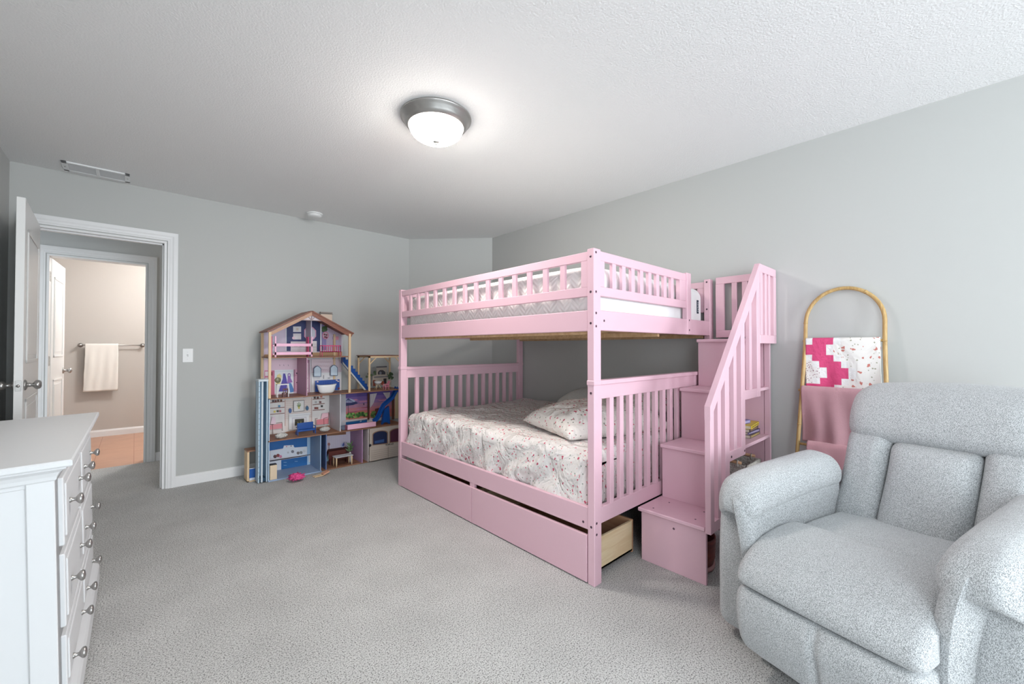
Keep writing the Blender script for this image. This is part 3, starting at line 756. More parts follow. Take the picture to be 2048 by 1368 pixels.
# ---------------------------------------------------------------- staircase
SY0, SY1 = .856, 1.205
st = thing('bunk_staircase', 'pink four-step storage staircase with slatted handrail beside the bunk bed', 'staircase', (2.07, SY0, 0))
fx = [2.070, 2.305, 2.555, 2.805]; tz = [.287, .597, .910, 1.220]; xe = 3.075
for i, (x, z) in enumerate(zip(fx, tz)):
    z0 = 0 if i == 0 else tz[i-1]
    g = MB(); g.box(x, x+.016, SY0, SY1, z0+.0, z-.018, .0012); r_ = g.build('riser', M_PINK, st)
    g = MB(); g.box(x-.020, xe if i else xe, SY0-.002, SY1+.004, z-.020, z, .004)
    if i == 0:
        g.bm.free(); g = MB(); g.box(x-.020, fx[1]+.02, SY0-.002, SY1+.012, z-.020, z, .004)
    tr = g.build('tread', M_PINK, st)
    if i == 0:
        for (px, py) in ((2.10, 1.15), (2.24, 1.13), (2.12, .93), (2.25, .94)):
            k = MB(); k.lathe([(.0005, .0015), (.004, .0012), (.005, 0), (.005, -.001)], (px, py, z), 'z', 8); k.build('screw', M_BOLT, tr)
        k = MB(); k.lathe([(.0005, -.002), (.005, -.0015), (.006, 0)], (x, 1.02, .225), 'x', 10); k.build('screw', M_BOLT, r_)
# wall-side panel with front stile and bed-side panel
g = MB(); g.box(xe-.018, xe, SY0+.03, SY1, 0, tz[3]-.02, .001); g.box(xe-.020, xe+.001, SY0-.006, SY0+.027, 0, tz[3]-.02, .0015); g.build('side_panel', M_PINK, st)
g = MB(); g.prism([(fx[0]+.016, 0), (xe-.02, 0), (xe-.02, tz[3]-.02), (fx[3]+.016, tz[3]-.02), (fx[3]+.016, tz[2]-.02), (fx[2]+.016, tz[2]-.02), (fx[2]+.016, tz[1]-.02), (fx[1]+.016, tz[1]-.02), (fx[1]+.016, tz[0]-.02), (fx[0]+.016, tz[0]-.02)], 'y', SY1-.016, SY1, 0); g.build('back_panel', M_PINK, st)
# guard panel against the wall above the top tread
guard(st, 'y', SY0-.03, SY1-.02, xe-.022, xe, 1.236, 1.662, .048, .05, .04, .055, 3, .032, 'wall_guard', 'slat')
# handrail: stepped slatted panel, sloping top rail, square landing panel
RY0, RY1 = .818, .846
def slope_z(x): return .880 + (x-2.035)*(1.672-.880)/(2.765-2.035)
g = MB()
X0 = 2.035; secs = [(X0, 2.275, .268), (2.275, 2.505, .572), (2.505, 2.765, .873)]
g.prism([(X0-.0006, .880), (2.7656, 1.672), (2.7656, 1.672-.115), (2.712, 1.672-.115-.04), (X0+.05, .880-.068+.05*1.085), (X0-.0006, .88-.068)], 'y', RY0-.0006, RY1+.0006, .001)
hr = g.build('handrail', M_PINK, st)
sw = .056
g = MB(); g.prism([(X0, .268), (X0+sw*.75, .268), (X0+sw*.75, slope_z(X0+sw*.75)-.06), (X0, .84)], 'y', RY0, RY1, .0015)
g.build('rail_stile', M_PINK, hr)
for (a, b, z0) in secs:
    zt = slope_z(b-sw/2) - .05
    g = MB(); g.prism([(b-sw, z0), (b, z0), (b, slope_z(b)-.02 if b < 2.7 else 1.60), (b-sw, slope_z(b-sw)-.05)], 'y', RY0, RY1, .0015); g.build('rail_stile', M_PINK, hr)
    g = MB(); g.box(a if a > X0 else a+.01, b-sw+.001, RY0+.001, RY1-.001, z0, z0+.052, .0015); g.build('bottom_rail', M_PINK, hr)
    lo = a + (sw*.75 if a == X0 else 0); c = (lo+b-sw)/2+.004
    g = MB(); g.prism([(c-.020, z0+.05), (c+.020, z0+.05), (c+.020, slope_z(c+.02)-.05), (c-.020, slope_z(c-.02)-.05)], 'y', RY0+.003, RY1-.003, .001); g.build('slat', M_PINK, hr)
for x in (2.30, 2.49): bolt(hr, x, RY0, .595, 'y', -1)
bolt(hr, 2.20, RY0, .295, 'y', -1)
guard(st, 'x', 2.772, 3.088, RY0+.001, RY0+.026, 1.190, 1.672, .05, .052, .05, .055, 2, .036, 'landing_guard', 'slat')

# books on the shelf
def book(label, x0, x1, y0, y1, z0, th, rgb, rgb2, rz=0):
    c = ((x0+x1)/2, (y0+y1)/2, z0)
    t = thing('book', label, 'book', c, 'books and game boxes on the stair shelf', rz)
    Lx, Ly = (x1-x0)/2, (y1-y0)/2
    g = MB(); g.box(-Lx, Lx, -Ly, Ly, 0, .0022, .0005); g.box(-Lx, Lx, -Ly, Ly, th-.0022, th, .0005); g.box(-Lx, Lx, -Ly, -Ly+.0022, 0, th, .0005)
    g.build('cover', mat('book_%d_%d_%d' % rgb, rgb, .45), t, local=True)
    g = MB(); g.box(-Lx+.003, Lx-.003, -Ly+.003, Ly-.004, .002, th-.002, 0); g.build('pages', mat('book_pages', (226, 216, 196), .8), t, local=True)
    g = MB()
    for i in range(7):
        a = -Lx*.8 + i*Lx*.24; g.box(a, a+Lx*.15, -Ly-.0006, -Ly+.0002, th*.3, th*.7, 0)
    g.build('spine_print', mat('spine_%d_%d_%d' % rgb2, rgb2, .5), t, local=True)
    return t
zs = tz[1]
book('dark mottled book at the bottom of the shelf stack', 2.83, 3.035, .90, 1.02, zs, .020, (120, 104, 92), (196, 170, 84), R(2))
book('purple game box below the yellow book', 2.83, 3.03, .905, 1.02, zs+.0205, .018, (112, 100, 140), (190, 180, 196), R(-2))
book('black-edged book directly under the yellow book', 2.81, 3.00, .90, 1.03, zs+.0390, .022, (54, 44, 60), (150, 120, 90), R(3))
book('bright yellow book, second from the top of the shelf stack', 2.80, 3.02, .895, 1.04, zs+.0615, .022, (226, 196, 60), (110, 90, 30), R(6))
book('small lilac case on top of the yellow book', 2.80, 2.92, .93, 1.02, zs+.084, .022, (140, 130, 184), (206, 200, 226), R(-8))

# woven basket below
bk = thing('storage_basket', 'whitewashed woven basket with wooden handles under the stair shelf', 'basket', (2.93, .93, 0))
M_WEAVE = mat('woven_white', (205, 200, 192), .9, bump=(120, 1, 2, .01), speck=(90, (172, 164, 154), .35, .52))
kx0, kx1, ky0, ky1, kz0, kz1 = 2.78, 3.04, .90, 1.09, .20, .435
g = MB()
for (a, b, c_, d_) in ((kx0, kx1, ky0, ky0+.012), (kx0, kx1, ky1-.012, ky1), (kx0, kx0+.012, ky0, ky1), (kx1-.012, kx1, ky0, ky1)):
    g.box(a, b, c_, d_, kz0, kz1, .003)
g.box(kx0, kx1, ky0, ky1, kz0, kz0+.01, .001); g.build('basket_body', M_WEAVE, bk)
for x in (kx0+.006, kx1-.006):
    g = MB(); g.tube([(x, ky0+.035, kz1+.012), (x, ky1-.035, kz1+.012)], .009, 10); h = g.build('handle', M_PINE2, bk)
    for y in (ky0+.055, ky1-.055):
        g = MB(); g.tube([(x, y, kz1-.02), (x-.012, y, kz1), (x-.010, y, kz1+.018), (x, y, kz1+.024), (x+.010, y, kz1+.018), (x+.012, y, kz1), (x, y, kz1-.02)], .003, 6); g.build('tie', M_WEAVE, h)
# shelf below the basket
g = MB(); g.box(2.33, xe-.018, SY0+.0, SY1-.016, .180, .198, .001); g.build('shelf', M_PINK, st)
o = MB(); wd = wood('red_wood', (96, 40, 36), (132, 62, 52), 12, 'x')
tub = thing('wooden_tub', 'dark reddish wooden tub with a pale base rim under the lowest stair', 'tub', (2.22, 1.02, 0))
o.lathe([(.02, .028), (.118, .028), (.126, .06), (.130, .165), (.122, .165), (.115, .05), (.02, .045)], (2.225, 1.01, 0), 'z', 40); o.build('tub_body', wd, tub)
o = MB(); o.lathe([(.02, .001), (.112, .001), (.124, .008), (.126, .028), (.02, .030)], (2.225, 1.01, 0), 'z', 40); o.build('base_rim', mat('pale_rim', (196, 150, 150), .5), tub)

# ---------------------------------------------------------------- blanket ladder
la = thing('blanket_ladder', 'arched rattan blanket ladder leaning against the right wall', 'blanket ladder', (2.95, .47, 0))
LX0, LX1, LZT = 2.90, 3.078, 1.515
def lad(y, z): return Vector((LX0 + (LX1-LX0)*z/LZT, y, z))
yl, yr, rz_ = .652, .288, 1.315
pts = [lad(yl+.045, .0), lad(yl+.04, .3), lad(yl+.022, .7), lad(yl+.006, 1.05), lad(yl, 1.2)]
arc = [lad((yl+yr)/2 + (yl-yr)/2*math.cos(a), rz_ + (LZT-rz_)*math.sin(a)) for a in [math.pi*i/22 for i in range(23)]]
pts2 = [lad(yr, 1.2), lad(yr-.004, 1.05), lad(yr-.014, .7), lad(yr-.028, .3), lad(yr-.032, 0)]
path = pts + arc + pts2
for q in path: q.z = max(q.z, .011)
g = MB(); g.tube(path, .0105, 12); g.build('arched_frame', M_RATTAN, la)
for (i, q) in enumerate((path[1], path[2], path[5], path[20], path[28], path[-2])):
    nx = path[path.index(q)+1]; d = (nx-q).normalized()*.004
    g = MB(); g.tube([q-d, q+d], .0118, 12); g.build('node_ring', M_RATTAN, la)
rung = [1.205, .905, .585, .27]
for z in rung:
    a = lad(yl + (.012 if z > 1 else .03), z); b = lad(yr - (.0 if z > 1 else .012), z)
    g = MB(); g.tube([a, b], .0075, 10); g.build('rung', M_RATTAN, la)
def ladx(z): return LX0 + (LX1-LX0)*z/LZT
def qm(t, z, front):
    # stepped pink band: t runs from the far (left in view) edge
    if not front: return 0
    S = .034; col = int((1-t)*.340/S); row = int((1.222-z)/S)   # col 0 = left edge as seen
    lim_r = [3, 2, 2, 3, 4, 5, 5, 4, 3, 2, 1][min(row, 10)]
    lim_l = [0, 0, 0, 0, 1, 2, 2, 1, 1, 0, 0][min(row, 10)]
    if col > lim_r: return 0 if (col > lim_r+1) else 2
    if row == 0 and col == 0: return 2
    if row in (4, 5, 6, 7) and col <= lim_l: return 2 if col == lim_l else 3
    if row == 3 and col == 0: return 2
    return 1
q = cloth_over('quilt', .305, .648, ladx(1.205), 1.220, .86, .90, .013, [M_QUILTW, M_QUILTP, M_QUILTWW, M_QUILTF], 'y', .007, .003, 2, nx=70, mfn=qm, origin=(3.03, .47, .86))
tag(q, 'pink and white floral patchwork quilt on the top ladder rung', 'quilt')
M_BL1 = mat('mauve_blanket', (196, 150, 158), .95, bump=(240, .4, 2, .004), sheen=.4)
M_BL2 = mat('pink_blanket', (214, 162, 170), .95, bump=(240, .4, 2, .004), sheen=.4)
q = cloth_over('blanket', .290, .662, ladx(.905)-.004, .928, .60, .66, .022, M_BL1, 'y', .012, .010, 5, nx=60, origin=(3.0, .47, .6))
tag(q, 'dusty mauve blanket over the middle ladder rung', 'blanket', 'blankets on the ladder')
q = cloth_over('blanket', .300, .628, ladx(.585)-.004, .606, .20, .28, .021, M_BL2, 'y', .014, .006, 9, nx=60, origin=(2.97, .47, .2))
tag(q, 'light pink folded blanket over the lower ladder rung', 'blanket', 'blankets on the ladder')

# ---------------------------------------------------------------- recliner
rc = thing('recliner', 'wide light grey tweed recliner with padded arms and headrest beside the stairs', 'recliner', (1.64, .293, 0), None, R(-14))
def nz3(p, s, a, seed=0): return a*noise.fractal(Vector((p.x*s+seed, p.y*s, p.z*s)), 1, 2, 2)
def rpart(name, pieces, parent=rc):
    g = MB()
    for (b, r, fn, n) in pieces: g.soft(*b, r, fn, n, 5)
    return g.build(name, M_TWEED, parent, local=True)
HW = .258
# seat: convex front roll and rear pad
def seat_front(p, t):
    u = (t[0]+1)/2                       # 0 front .. 1 rear seam
    q = p.copy()
    if t[2] > 0: q.z += .026*(1-t[1]**4)*math.sin(math.pi*min(1, u*1.0)) - .050*(1-u)**1.6
    if t[0] < 0: q.x -= .022*(1-t[1]**4)*(1-.5*t[2]**2)
    q.z += nz3(p, 7, .004); return q
def loft(name, prof, y0, y1, r, fn=None, n=40):
    """profile in (x, z) swept across y with rounded ends"""
    cx = sum(p[0] for p in prof)/len(prof); cz = sum(p[1] for p in prof)/len(prof)
    # refine the outline with Catmull-Rom so that it curves softly
    P2 = []; m = len(prof)
    for i in range(m):
        p0, p1, p2, p3 = prof[i-1], prof[i], prof[(i+1) % m], prof[(i+2) % m]
        for k in range(4):
            t = k/4; P2.append(tuple(.5*((2*p1[j]) + (-p0[j]+p2[j])*t + (2*p0[j]-5*p1[j]+4*p2[j]-p3[j])*t*t + (-p0[j]+3*p1[j]-3*p2[j]+p3[j])*t**3) for j in (0, 1)))
    ysl = [y0 + r*(1-math.cos(R(90)*i/7)) for i in range(7)] + [y0+r + (y1-y0-2*r)*i/n for i in range(n+1)] + [y1 - r*(1-math.cos(R(90)*i/7)) for i in range(6, -1, -1)]
    t_ = bmesh.new(); rings = []
    for y in ysl:
        e = max(0, (y0+r-y)/r, (y-(y1-r))/r); ins = r*(1-math.sqrt(max(0, 1-e*e)))
        ring = []
        for (x, z) in P2:
            d = Vector((cx-x, 0, cz-z)); L = d.length; q = Vector((x, y, z)) + (d/L*min(ins, L*.9) if L else d)
            if fn: q = fn(q, (0, 2*(y-y0)/(y1-y0)-1, 0))
            ring.append(t_.verts.new(q))
        rings.append(ring)
    for A_, B_ in zip(rings, rings[1:]):
        for k in range(len(P2)):
            f_ = t_.faces.new((A_[k], A_[(k+1) % len(P2)], B_[(k+1) % len(P2)], B_[k])); f_.smooth = True
    t_.faces.new(rings[0]); t_.faces.new(rings[-1]); g = MB(); g.merge(t_)
    return g.build(name, M_TWEED, rc, local=True)
def sfn(p, t):
    q = p.copy(); k = 1-t[1]**4
    if p.z > .34: q.z += .012*k*min(1, (p.z-.34)/.05) + nz3(p, 7, .004)
    q.x -= .010*k*max(0, min(1, -p.x/.1)); return q
loft('seat_cushion', [(.280, .425), (.274, .455), (.235, .476), (.14, .478), (.06, .468), (-.01, .446), (-.060, .416), (-.096, .384), (-.112, .356), (-.108, .338), (-.09, .330), (0, .322), (.15, .322), (.27, .325)], -HW, HW-.008, .035, sfn)
def seat_rear(p, t):
    q = p.copy()
    if t[2] > 0: q.z += .018*(1-t[0]**2)*(1-t[1]**4) + nz3(p, 6, .006, 3)
    return q
rpart('seat_pad', [((.255, .66, -HW+.003, HW-.003, .33, .452), .05, seat_rear, 12)])
def foot(p, t):
    q = p.copy()
    if p.x < -.05:
        q.x -= .012*(1-t[1]**4)
        q.x += .013*math.exp(-((q.y+.012)/.010)**2)*(1 - abs((q.z-.2)/.2)*.5) + .003*math.sin(q.z*45+q.y*20)*math.exp(-((q.y+.012)/.05)**2) + nz3(p, 6, .004)
    return q
loft('footrest', [(.10, .315), (-.06, .320), (-.092, .322), (-.110, .308), (-.120, .272), (-.120, .225), (-.112, .175), (-.096, .128), (-.076, .100), (-.04, .090), (.10, .090)], -HW+.003, HW-.010, .035, foot, 60)
for s, nm in ((1, 'left'), (-1, 'right')):
    def panel(p, t, s=s):
        q = p.copy()
        if abs(t[1]) > .5 and t[1]*s > 0: q.y += s*.012*(1-t[0]**2)*(1-t[2]**2)
        q.x += .020*max(0, t[2])**2 * (1 if t[0] < 0 else 0) + nz3(p, 5, .003)
        if t[0] > 0: q.x -= .03*max(0, -t[2])
        return q
    y0, y1 = (.275, .432) if s > 0 else (-.432, -.275)
    rpart('arm_panel', [((.035, .96, y0, y1, .035, .555), .055, panel, 12)])
    def top(p, t, s=s):
        q = p.copy()
        u = (t[0]+1)/2; yo = t[1]*s       # yo: -1 inner .. +1 outer
        q.z += .030*(1-yo**2) - .055*max(0, yo)**2.2*1.0 + .030*math.sin(u*math.pi*.55) - .030*max(0, 1-u*5)**2
        if yo > 0 and t[2] < 0: q.z -= .02*yo
        q.x += .13*max(0, yo)**1.6*max(0, 1-u*1.3)  # outer corner swept back
        q.z += nz3(p, 6, .004); return q
    y0, y1 = (.238, .452) if s > 0 else (-.452, -.238)
    def band(p, t, s=s):
        q = p.copy(); yo = t[1]*s
        k = (t[2]+1)/2
        q.y += s*(.030*k**3 - .014*math.sin(k*math.pi))
        q.x += .045*(1-k)**2*(1 if t[0] < 0 else 0) + .05*max(0, yo)
        q.z += nz3(p, 6, .003); return q
    a, b = (.240, .325) if s > 0 else (-.325, -.240)
    rpart('arm_pad', [((-.022, .69, y0, y1, .500, .625), .058, top, 14), ((-.030, .16, a, b, .07, .60), .040, band, 12), ((.05, .66, min(s*.245, s*.300), max(s*.245, s*.300), .36, .58), .03, None, 8)])
# back rest: three vertical cushions and a headrest, leaning back
def lean(p): return Vector((p.x + (p.z-.43)*.50, p.y, p.z))
def backfn(bulge, taper=0):
    def fn(p, t):
        q = p.copy()
        if t[0] < 0: q.x -= bulge*(1-t[1]**4)*(1-t[2]**4)*1.0 - .004*math.sin(p.z*22)
        q.y += taper*(t[2])
        q.x += nz3(p, 6, .006, 9)
        return lean(q)
    return fn
rpart('back_wing', [((.600, .76, .108, .268, .38, .80), .050, backfn(.022, .004), 12)])
rpart('back_cushion', [((.600, .76, -.158, .112, .38, .765), .042, backfn(.038, 0), 14)])
rpart('back_wing', [((.600, .76, -.300, -.155, .38, .80), .050, backfn(.022, -.004), 12)])
def headfn(p, t):
    q = p.copy()
    if t[0] < 0: q.x -= .045*(1-t[1]**6)*(1-t[2]**2) + .0
    q.z += .012*(1-t[1]**2)*(1 if t[2] > 0 else .3) - .010*(t[1] > 0)*t[1]
    q.y += .02*t[1]*(1-t[2]**2)
    q.x += nz3(p, 6, .006, 4)
    return lean(q)
rpart('headrest', [((.600, .80, -.320, .272, .742, 1.000), .070, headfn, 16)])
rpart('base', [((.02, .84, -.26, .26, .012, .30), .02, None, 3)])
rpart('back_shell', [((.74, .90, -.33, .28, .10, .96), .05, lambda p, t: Vector((p.x + (p.z-.43)*.34, p.y, p.z)), 8)])

# ---------------------------------------------------------------- dollhouse
FY, BY = 4.06, 4.365            # front edge and picture wall of the dollhouse
DX0 = .858
def mrgb(r, g, b, rough=.55): return mat('c_%d_%d_%d' % (r, g, b), (r, g, b), rough)
class Art:
    """flat printed picture on a panel: coloured outlines laid over one another"""
    def __init__(s, axis, val, step=-.00035): s.mb = MB(); s.mats = []; s.ax = axis; s.v = val; s.k = 0; s.step = step
    def mi(s, rgb):
        m = mrgb(*rgb)
        if m not in s.mats: s.mats.append(m)
        return s.mats.index(m)
    def poly(s, rgb, pts, world=False):
        s.k += 1; v = s.v + s.step*s.k
        P3 = []
        for p in pts:
            q = at(p[0], p[1], s.ax, s.v) if not world else (Vector((p[0], 0, p[1])) if s.ax == 'y' else Vector((0, p[0], p[1])))
            if s.ax == 'y': q.y = v
            else: q.x = v
            P3.append(q)
        s.mb.add(P3, [list(range(len(P3)))], s.mi(rgb)); return s
    def rect(s, rgb, u0, v0, u1, v1, sl=0.0):
        """pixel rectangle whose horizontal edges fall by sl px per px"""
        d = (u1-u0)*sl; return s.poly(rgb, [(u0, v0), (u1, v0+d), (u1, v1+d), (u0, v1)])
    def disc(s, rgb, u, v, ru, rv, n=14): return s.poly(rgb, [(u+ru*math.cos(2*math.pi*i/n), v+rv*math.sin(2*math.pi*i/n)) for i in range(n)])
    def line(s, rgb, u0, v0, u1, v1, w_=.6):
        dx, dy = u1-u0, v1-v0; L = math.hypot(dx, dy) or 1; nx, ny = -dy/L*w_/2, dx/L*w_/2
        return s.poly(rgb, [(u0+nx, v0+ny), (u1+nx, v1+ny), (u1-nx, v1-ny), (u0-nx, v0-ny)])
    def build(s, name, parent): return s.mb.build(name, s.mats, parent)
M_DHW = mrgb(226, 196, 158)     # light edge wood
M_DHB = wood('doll_roof', (122, 74, 58), (150, 94, 74), 20, 'x')
M_DHF = wood('doll_floor', (128, 88, 66), (166, 120, 92), 24, 'x')
M_PANEL = mrgb(232, 226, 232)
dh = thing('dollhouse', 'tall wooden three-storey dollhouse with brown gable roof and furnished rooms', 'dollhouse', (1.45, 4.21, 0))
def X(u, y=FY, v=800): return at(u, v, 'y', y).x
Zf = [.012, .355, .722, 1.080]
XM1 = 1.497                      # right edge of the upper rooms
XE = 2.12
tk = .010
# floors
def slab(name, x0, x1, y0, y1, z, th=tk, m=M_DHF):
    g = MB(); g.box(x0, x1, y0, y1, z-th, z, .001); return g.build(name, m, dh)
slab('floor_board', DX0, 1.30, FY+.0, BY, Zf[0], .012, mrgb(150, 170, 200)); slab('floor_board', 1.30, 1.76, FY+.02, BY, Zf[0], .012)
slab('floor_board', DX0, XE, FY-.006, BY, Zf[1]); slab('floor_board', DX0, XE-.0, FY, BY, Zf[2]); slab('floor_board', DX0, 1.565, FY, BY, Zf[3])
# picture walls (back panels)
def backp(x0, x1, z0, z1):
    g = MB(); g.box(x0, x1, BY, BY+.008, z0, z1, .0005); return g.build('back_panel', M_PANEL, dh)
b1 = backp(DX0, 1.55, 0, Zf[3]); 
pk = at(624, 621, 'y', FY); pkx, pkz = pk.x, pk.z
g = MB(); g.prism([(DX0, Zf[3]), (1.60, Zf[3]), (1.60, 1.295), (pkx, pkz-.01), (DX0, 1.295)], 'y', BY, BY+.008); b2 = g.build('back_panel', M_PANEL, dh)
b3 = backp(1.55, XE, 0, Zf[2]-.01)
# upright partitions
def part_(x, z0, z1, y0=FY, y1=BY, m=None, th=.008):
    g = MB(); g.box(x, x+th, y0, y1, z0, z1, .0005); return g.build('partition', m or M_PANEL, dh)
M_MAUVE = mrgb(196, 150, 176)
part_(X(680, FY, 830), Zf[1], Zf[2], m=mrgb(206, 204, 210)); 
part_(X(600, FY, 760)+.055, Zf[2], Zf[3], m=M_MAUVE)
part_(X(638, FY, 680)-.03, Zf[3], 1.43, FY+.14, BY, m=mrgb(220, 214, 232))
part_(1.285, Zf[0], Zf[1], m=mrgb(150, 175, 205)); part_(1.335, Zf[0], Zf[1], m=mrgb(96, 120, 168))
part_(X(724, FY, 900), Zf[0], Zf[1], m=mrgb(190, 150, 190)); part_(X(736, FY, 900), Zf[0], Zf[1], m=mrgb(225, 215, 215))
part_(DX0, Zf[0], Zf[2], m=mrgb(190, 214, 236))
# posts
def post(x, y, z0, z1, w_=.020):
    g = MB(); g.box(x, x+w_, y, y+w_, z0, z1, .001); return g.build('corner_post', M_DHW, dh)
post(DX0-.004, FY-.004, Zf[2], 1.30); post(DX0-.004, BY-.02, Zf[2], 1.30); post(1.545, FY-.004, Zf[2], 1.30); post(XM1-.0, BY-.024, Zf[2], 1.30)
# roof
def roofside(x0, z0, x1, z1, nm='roof_panel'):
    g = MB(); n = Vector((-(z1-z0), 0, x1-x0)).normalized()*.012
    if n.z < 0: n = -n
    g.prism([(x0, z0), (x1, z1), (x1+n.x, z1+n.z), (x0+n.x, z0+n.z)], 'y', FY-.006, BY+.01); return g.build(nm, M_DHB, dh)
ez = 1.297
roofside(DX0-.012, ez, pkx, pkz-.012); roofside(pkx, pkz-.012, 1.590, ez)
g = MB()   # front fascia boards and truss
dxl = pkx-DX0; dxr = 1.585-pkx
g.prism([(DX0, ez), (pkx, pkz-.012), (pkx, pkz-.045), (DX0+.02, ez-.022)], 'y', FY-.002, FY+.008); g.build('fascia', mrgb(190, 150, 126), dh)
g = MB(); g.prism([(pkx, pkz-.012), (1.585, ez), (1.565, ez-.035), (pkx, pkz-.045)], 'y', FY-.002, FY+.008); g.build('fascia', M_DHB, dh)
tl = at(607, 639, 'y', FY); tr_ = at(640, 640, 'y', FY)
g = MB(); g.prism([(tl.x-.02, tl.z), (tr_.x+.015, tl.z), (pkx, pkz-.04)], 'y', FY+.012, FY+.016); g.build('gable_panel', mrgb(222, 214, 222), dh)
g = MB()
zc = tl.z
g.box(tl.x-.03, tr_.x+.03, FY+.004, FY+.012, zc-.008, zc, .001); g.box(pkx-.005, pkx+.005, FY+.004, FY+.012, zc, pkz-.03, .001)
for s in (-1, 1): g.prism([(pkx, zc), (pkx+.006*s, zc), (pkx+.056*s, zc+.052), (pkx+.050*s, zc+.057)], 'y', FY+.004, FY+.012)
g.build('truss', mrgb(170, 150, 150), dh)
cx0, cx1 = at(640, 640, 'y', BY-.01).x, at(663, 640, 'y', BY-.01).x
zc1 = at(663, 625, 'y', BY-.01).z
g = MB(); g.box(cx0, cx1, BY-.03, BY+.005, 1.40, zc1-.02, .001); ch = g.build('chimney', mrgb(226, 204, 186), dh)
g = MB(); g.box(cx0-.006, cx1+.006, BY-.036, BY+.008, zc1-.022, zc1-.016, .001); g.box(cx0-.002, cx1+.002, BY-.034, BY+.006, zc1-.012, zc1, .001); g.build('chimney_cap', mrgb(150, 140, 134), ch)

# --- attic picture
A = Art('y', BY-.001)
A.poly((222, 208, 228), [(528, 715), (528, 667), (612, 633), (640, 634), (683, 668), (683, 714)])
for i in range(7): A.line((204, 190, 214), 546+i*4, 665-i*1.6, 546+i*4, 712, .4)
A.poly((232, 232, 240), [(571, 702), (571, 655), (573, 654), (573, 702)])
A.poly((48, 58, 112), [(573, 702), (573, 655), (596, 641), (640, 640), (640, 703)])
A.rect((226, 224, 226), 586, 653, 602, 664); A.rect((214, 200, 190), 592, 656, 597, 661); A.rect((222, 218, 222), 586, 667, 602, 679); A.disc((232, 200, 214), 587, 676, 3, 3)
oc = [(613, 654), (625, 654), (632, 661), (632, 673), (627, 679), (613, 679), (608, 673), (608, 660)]
A.poly((228, 170, 200), oc); A.poly((226, 226, 238), [((u-620)*.84+620, (v-666.5)*.84+666.5) for u, v in oc])
A.poly((232, 222, 230), [(581, 683), (613, 683), (613, 705), (581, 705)])
for v in (687, 694, 700): A.line((190, 170, 180), 583, v, 611, v, .5)
for u in (591, 603): A.disc((140, 110, 120), u, 688, .7, 1.2); A.line((150, 140, 150), u-4, 693, u+4, 693, .6)
A.poly((236, 230, 232), [(621, 682), (633, 682), (633, 709), (621, 709)])
for v in (688, 694, 700): A.line((170, 160, 170), 622, v, 632, v, .5)
A.rect((232, 232, 244), 640, 638, 642.5, 706)
A.poly((150, 140, 190), [(643, 647), (652, 651), (652, 700), (643, 700)])
for i in range(8): A.line((196, 170, 206), 654+i*3.6, 655+i*2, 654+i*3.6, 705, .5)
for (u, v, r) in ((647, 657, 4.5), (650, 659, 4), (646, 661, 3.5), (651, 654, 3)): A.disc((70, 100, 62), u, v, r, r)
A.disc((228, 130, 160), 650, 671, 6.5, 7.5); A.disc((206, 190, 200), 650, 671, 5, 6)
for (u, v) in ((648, 669), (652, 670), (649, 674), (652, 675)): A.disc((130, 60, 80), u, v, 2, 2)
A.rect((224, 214, 226), 662, 671, 682, 671.8); A.rect((150, 140, 160), 664, 674, 668, 679); A.rect((224, 150, 170), 669, 673, 676, 680)
A.poly((190, 150, 112), [(528, 716), (528, 709), (683, 703), (683, 714)])
A.build('wall_picture', b2)
# --- dressing room and bathroom picture
A = Art('y', BY-.001)
A.poly((236, 206, 222), [(528, 795), (528, 719), (606, 719), (606, 793)])
for u in (559, 567, 576): A.line((150, 130, 150), u, 729, u+1, 732, .9)
A.poly((214, 120, 150), [(529, 741), (549, 741), (549, 790), (529, 790)]); A.rect((240, 224, 230), 530, 743, 536, 752); A.rect((238, 220, 226), 530, 755, 536, 770); A.rect((150, 60, 80), 542, 744, 545, 751)
A.poly((236, 240, 246), [(549, 787), (549, 740), (587, 739), (587, 787)]); A.line((200, 214, 222), 550, 743, 586, 742, .7)
A.poly((240, 226, 160), [(554, 750), (559, 747), (563, 752), (560, 768), (551, 769)])
A.poly((84, 74, 170), [(566, 747), (570, 747), (573, 758), (577, 783), (557, 783), (565, 758)])
A.poly((150, 110, 186), [(575, 748), (578, 746), (581, 748), (581, 756), (585, 764), (574, 768), (575, 757)]); A.disc((240, 232, 240), 578, 750, 1.6, 2)
A.poly((88, 138, 204), [(577, 766), (582, 766), (589, 783), (580, 785)])
A.poly((186, 130, 160), [(587, 739), (590, 739), (590, 783), (587, 783)])
A.poly((240, 190, 214), [(590, 783), (590, 738), (606, 737), (606, 782)])
A.rect((228, 150, 180), 590, 750, 606, 751); A.rect((60, 50, 70), 592, 745, 598, 748); A.rect((120, 60, 90), 600, 754, 604, 757); A.rect((80, 60, 70), 592, 764, 599, 766)
for i in range(4): A.line((226, 150, 186), 591, 769+i*4, 605, 768+i*4, .5)
A.poly((190, 138, 104), [(528, 797), (578, 790), (606, 783), (606, 794), (528, 799)])
A.poly((176, 130, 156), [(606, 795), (606, 720), (619, 720), (619, 793)]); A.rect((240, 232, 232), 610, 726, 616, 791); A.rect((170, 160, 160), 611, 755, 615, 757.5); A.line((120, 110, 110), 611, 773, 615, 777, 1.2); A.line((130, 110, 100), 612, 786, 615, 782, 1)
A.poly((238, 236, 238), [(622, 792), (622, 718), (682, 718), (682, 788)])
A.poly((230, 212, 220), [(622, 746), (622, 718), (682, 718), (682, 744)])
for i in range(15):
    for j in range(3): A.line((222, 196, 208), 623+i*4, 722+j*8, 625+i*4, 726+j*8, .4); A.line((222, 196, 208), 625+i*4, 726+j*8, 627+i*4, 722+j*8, .4)
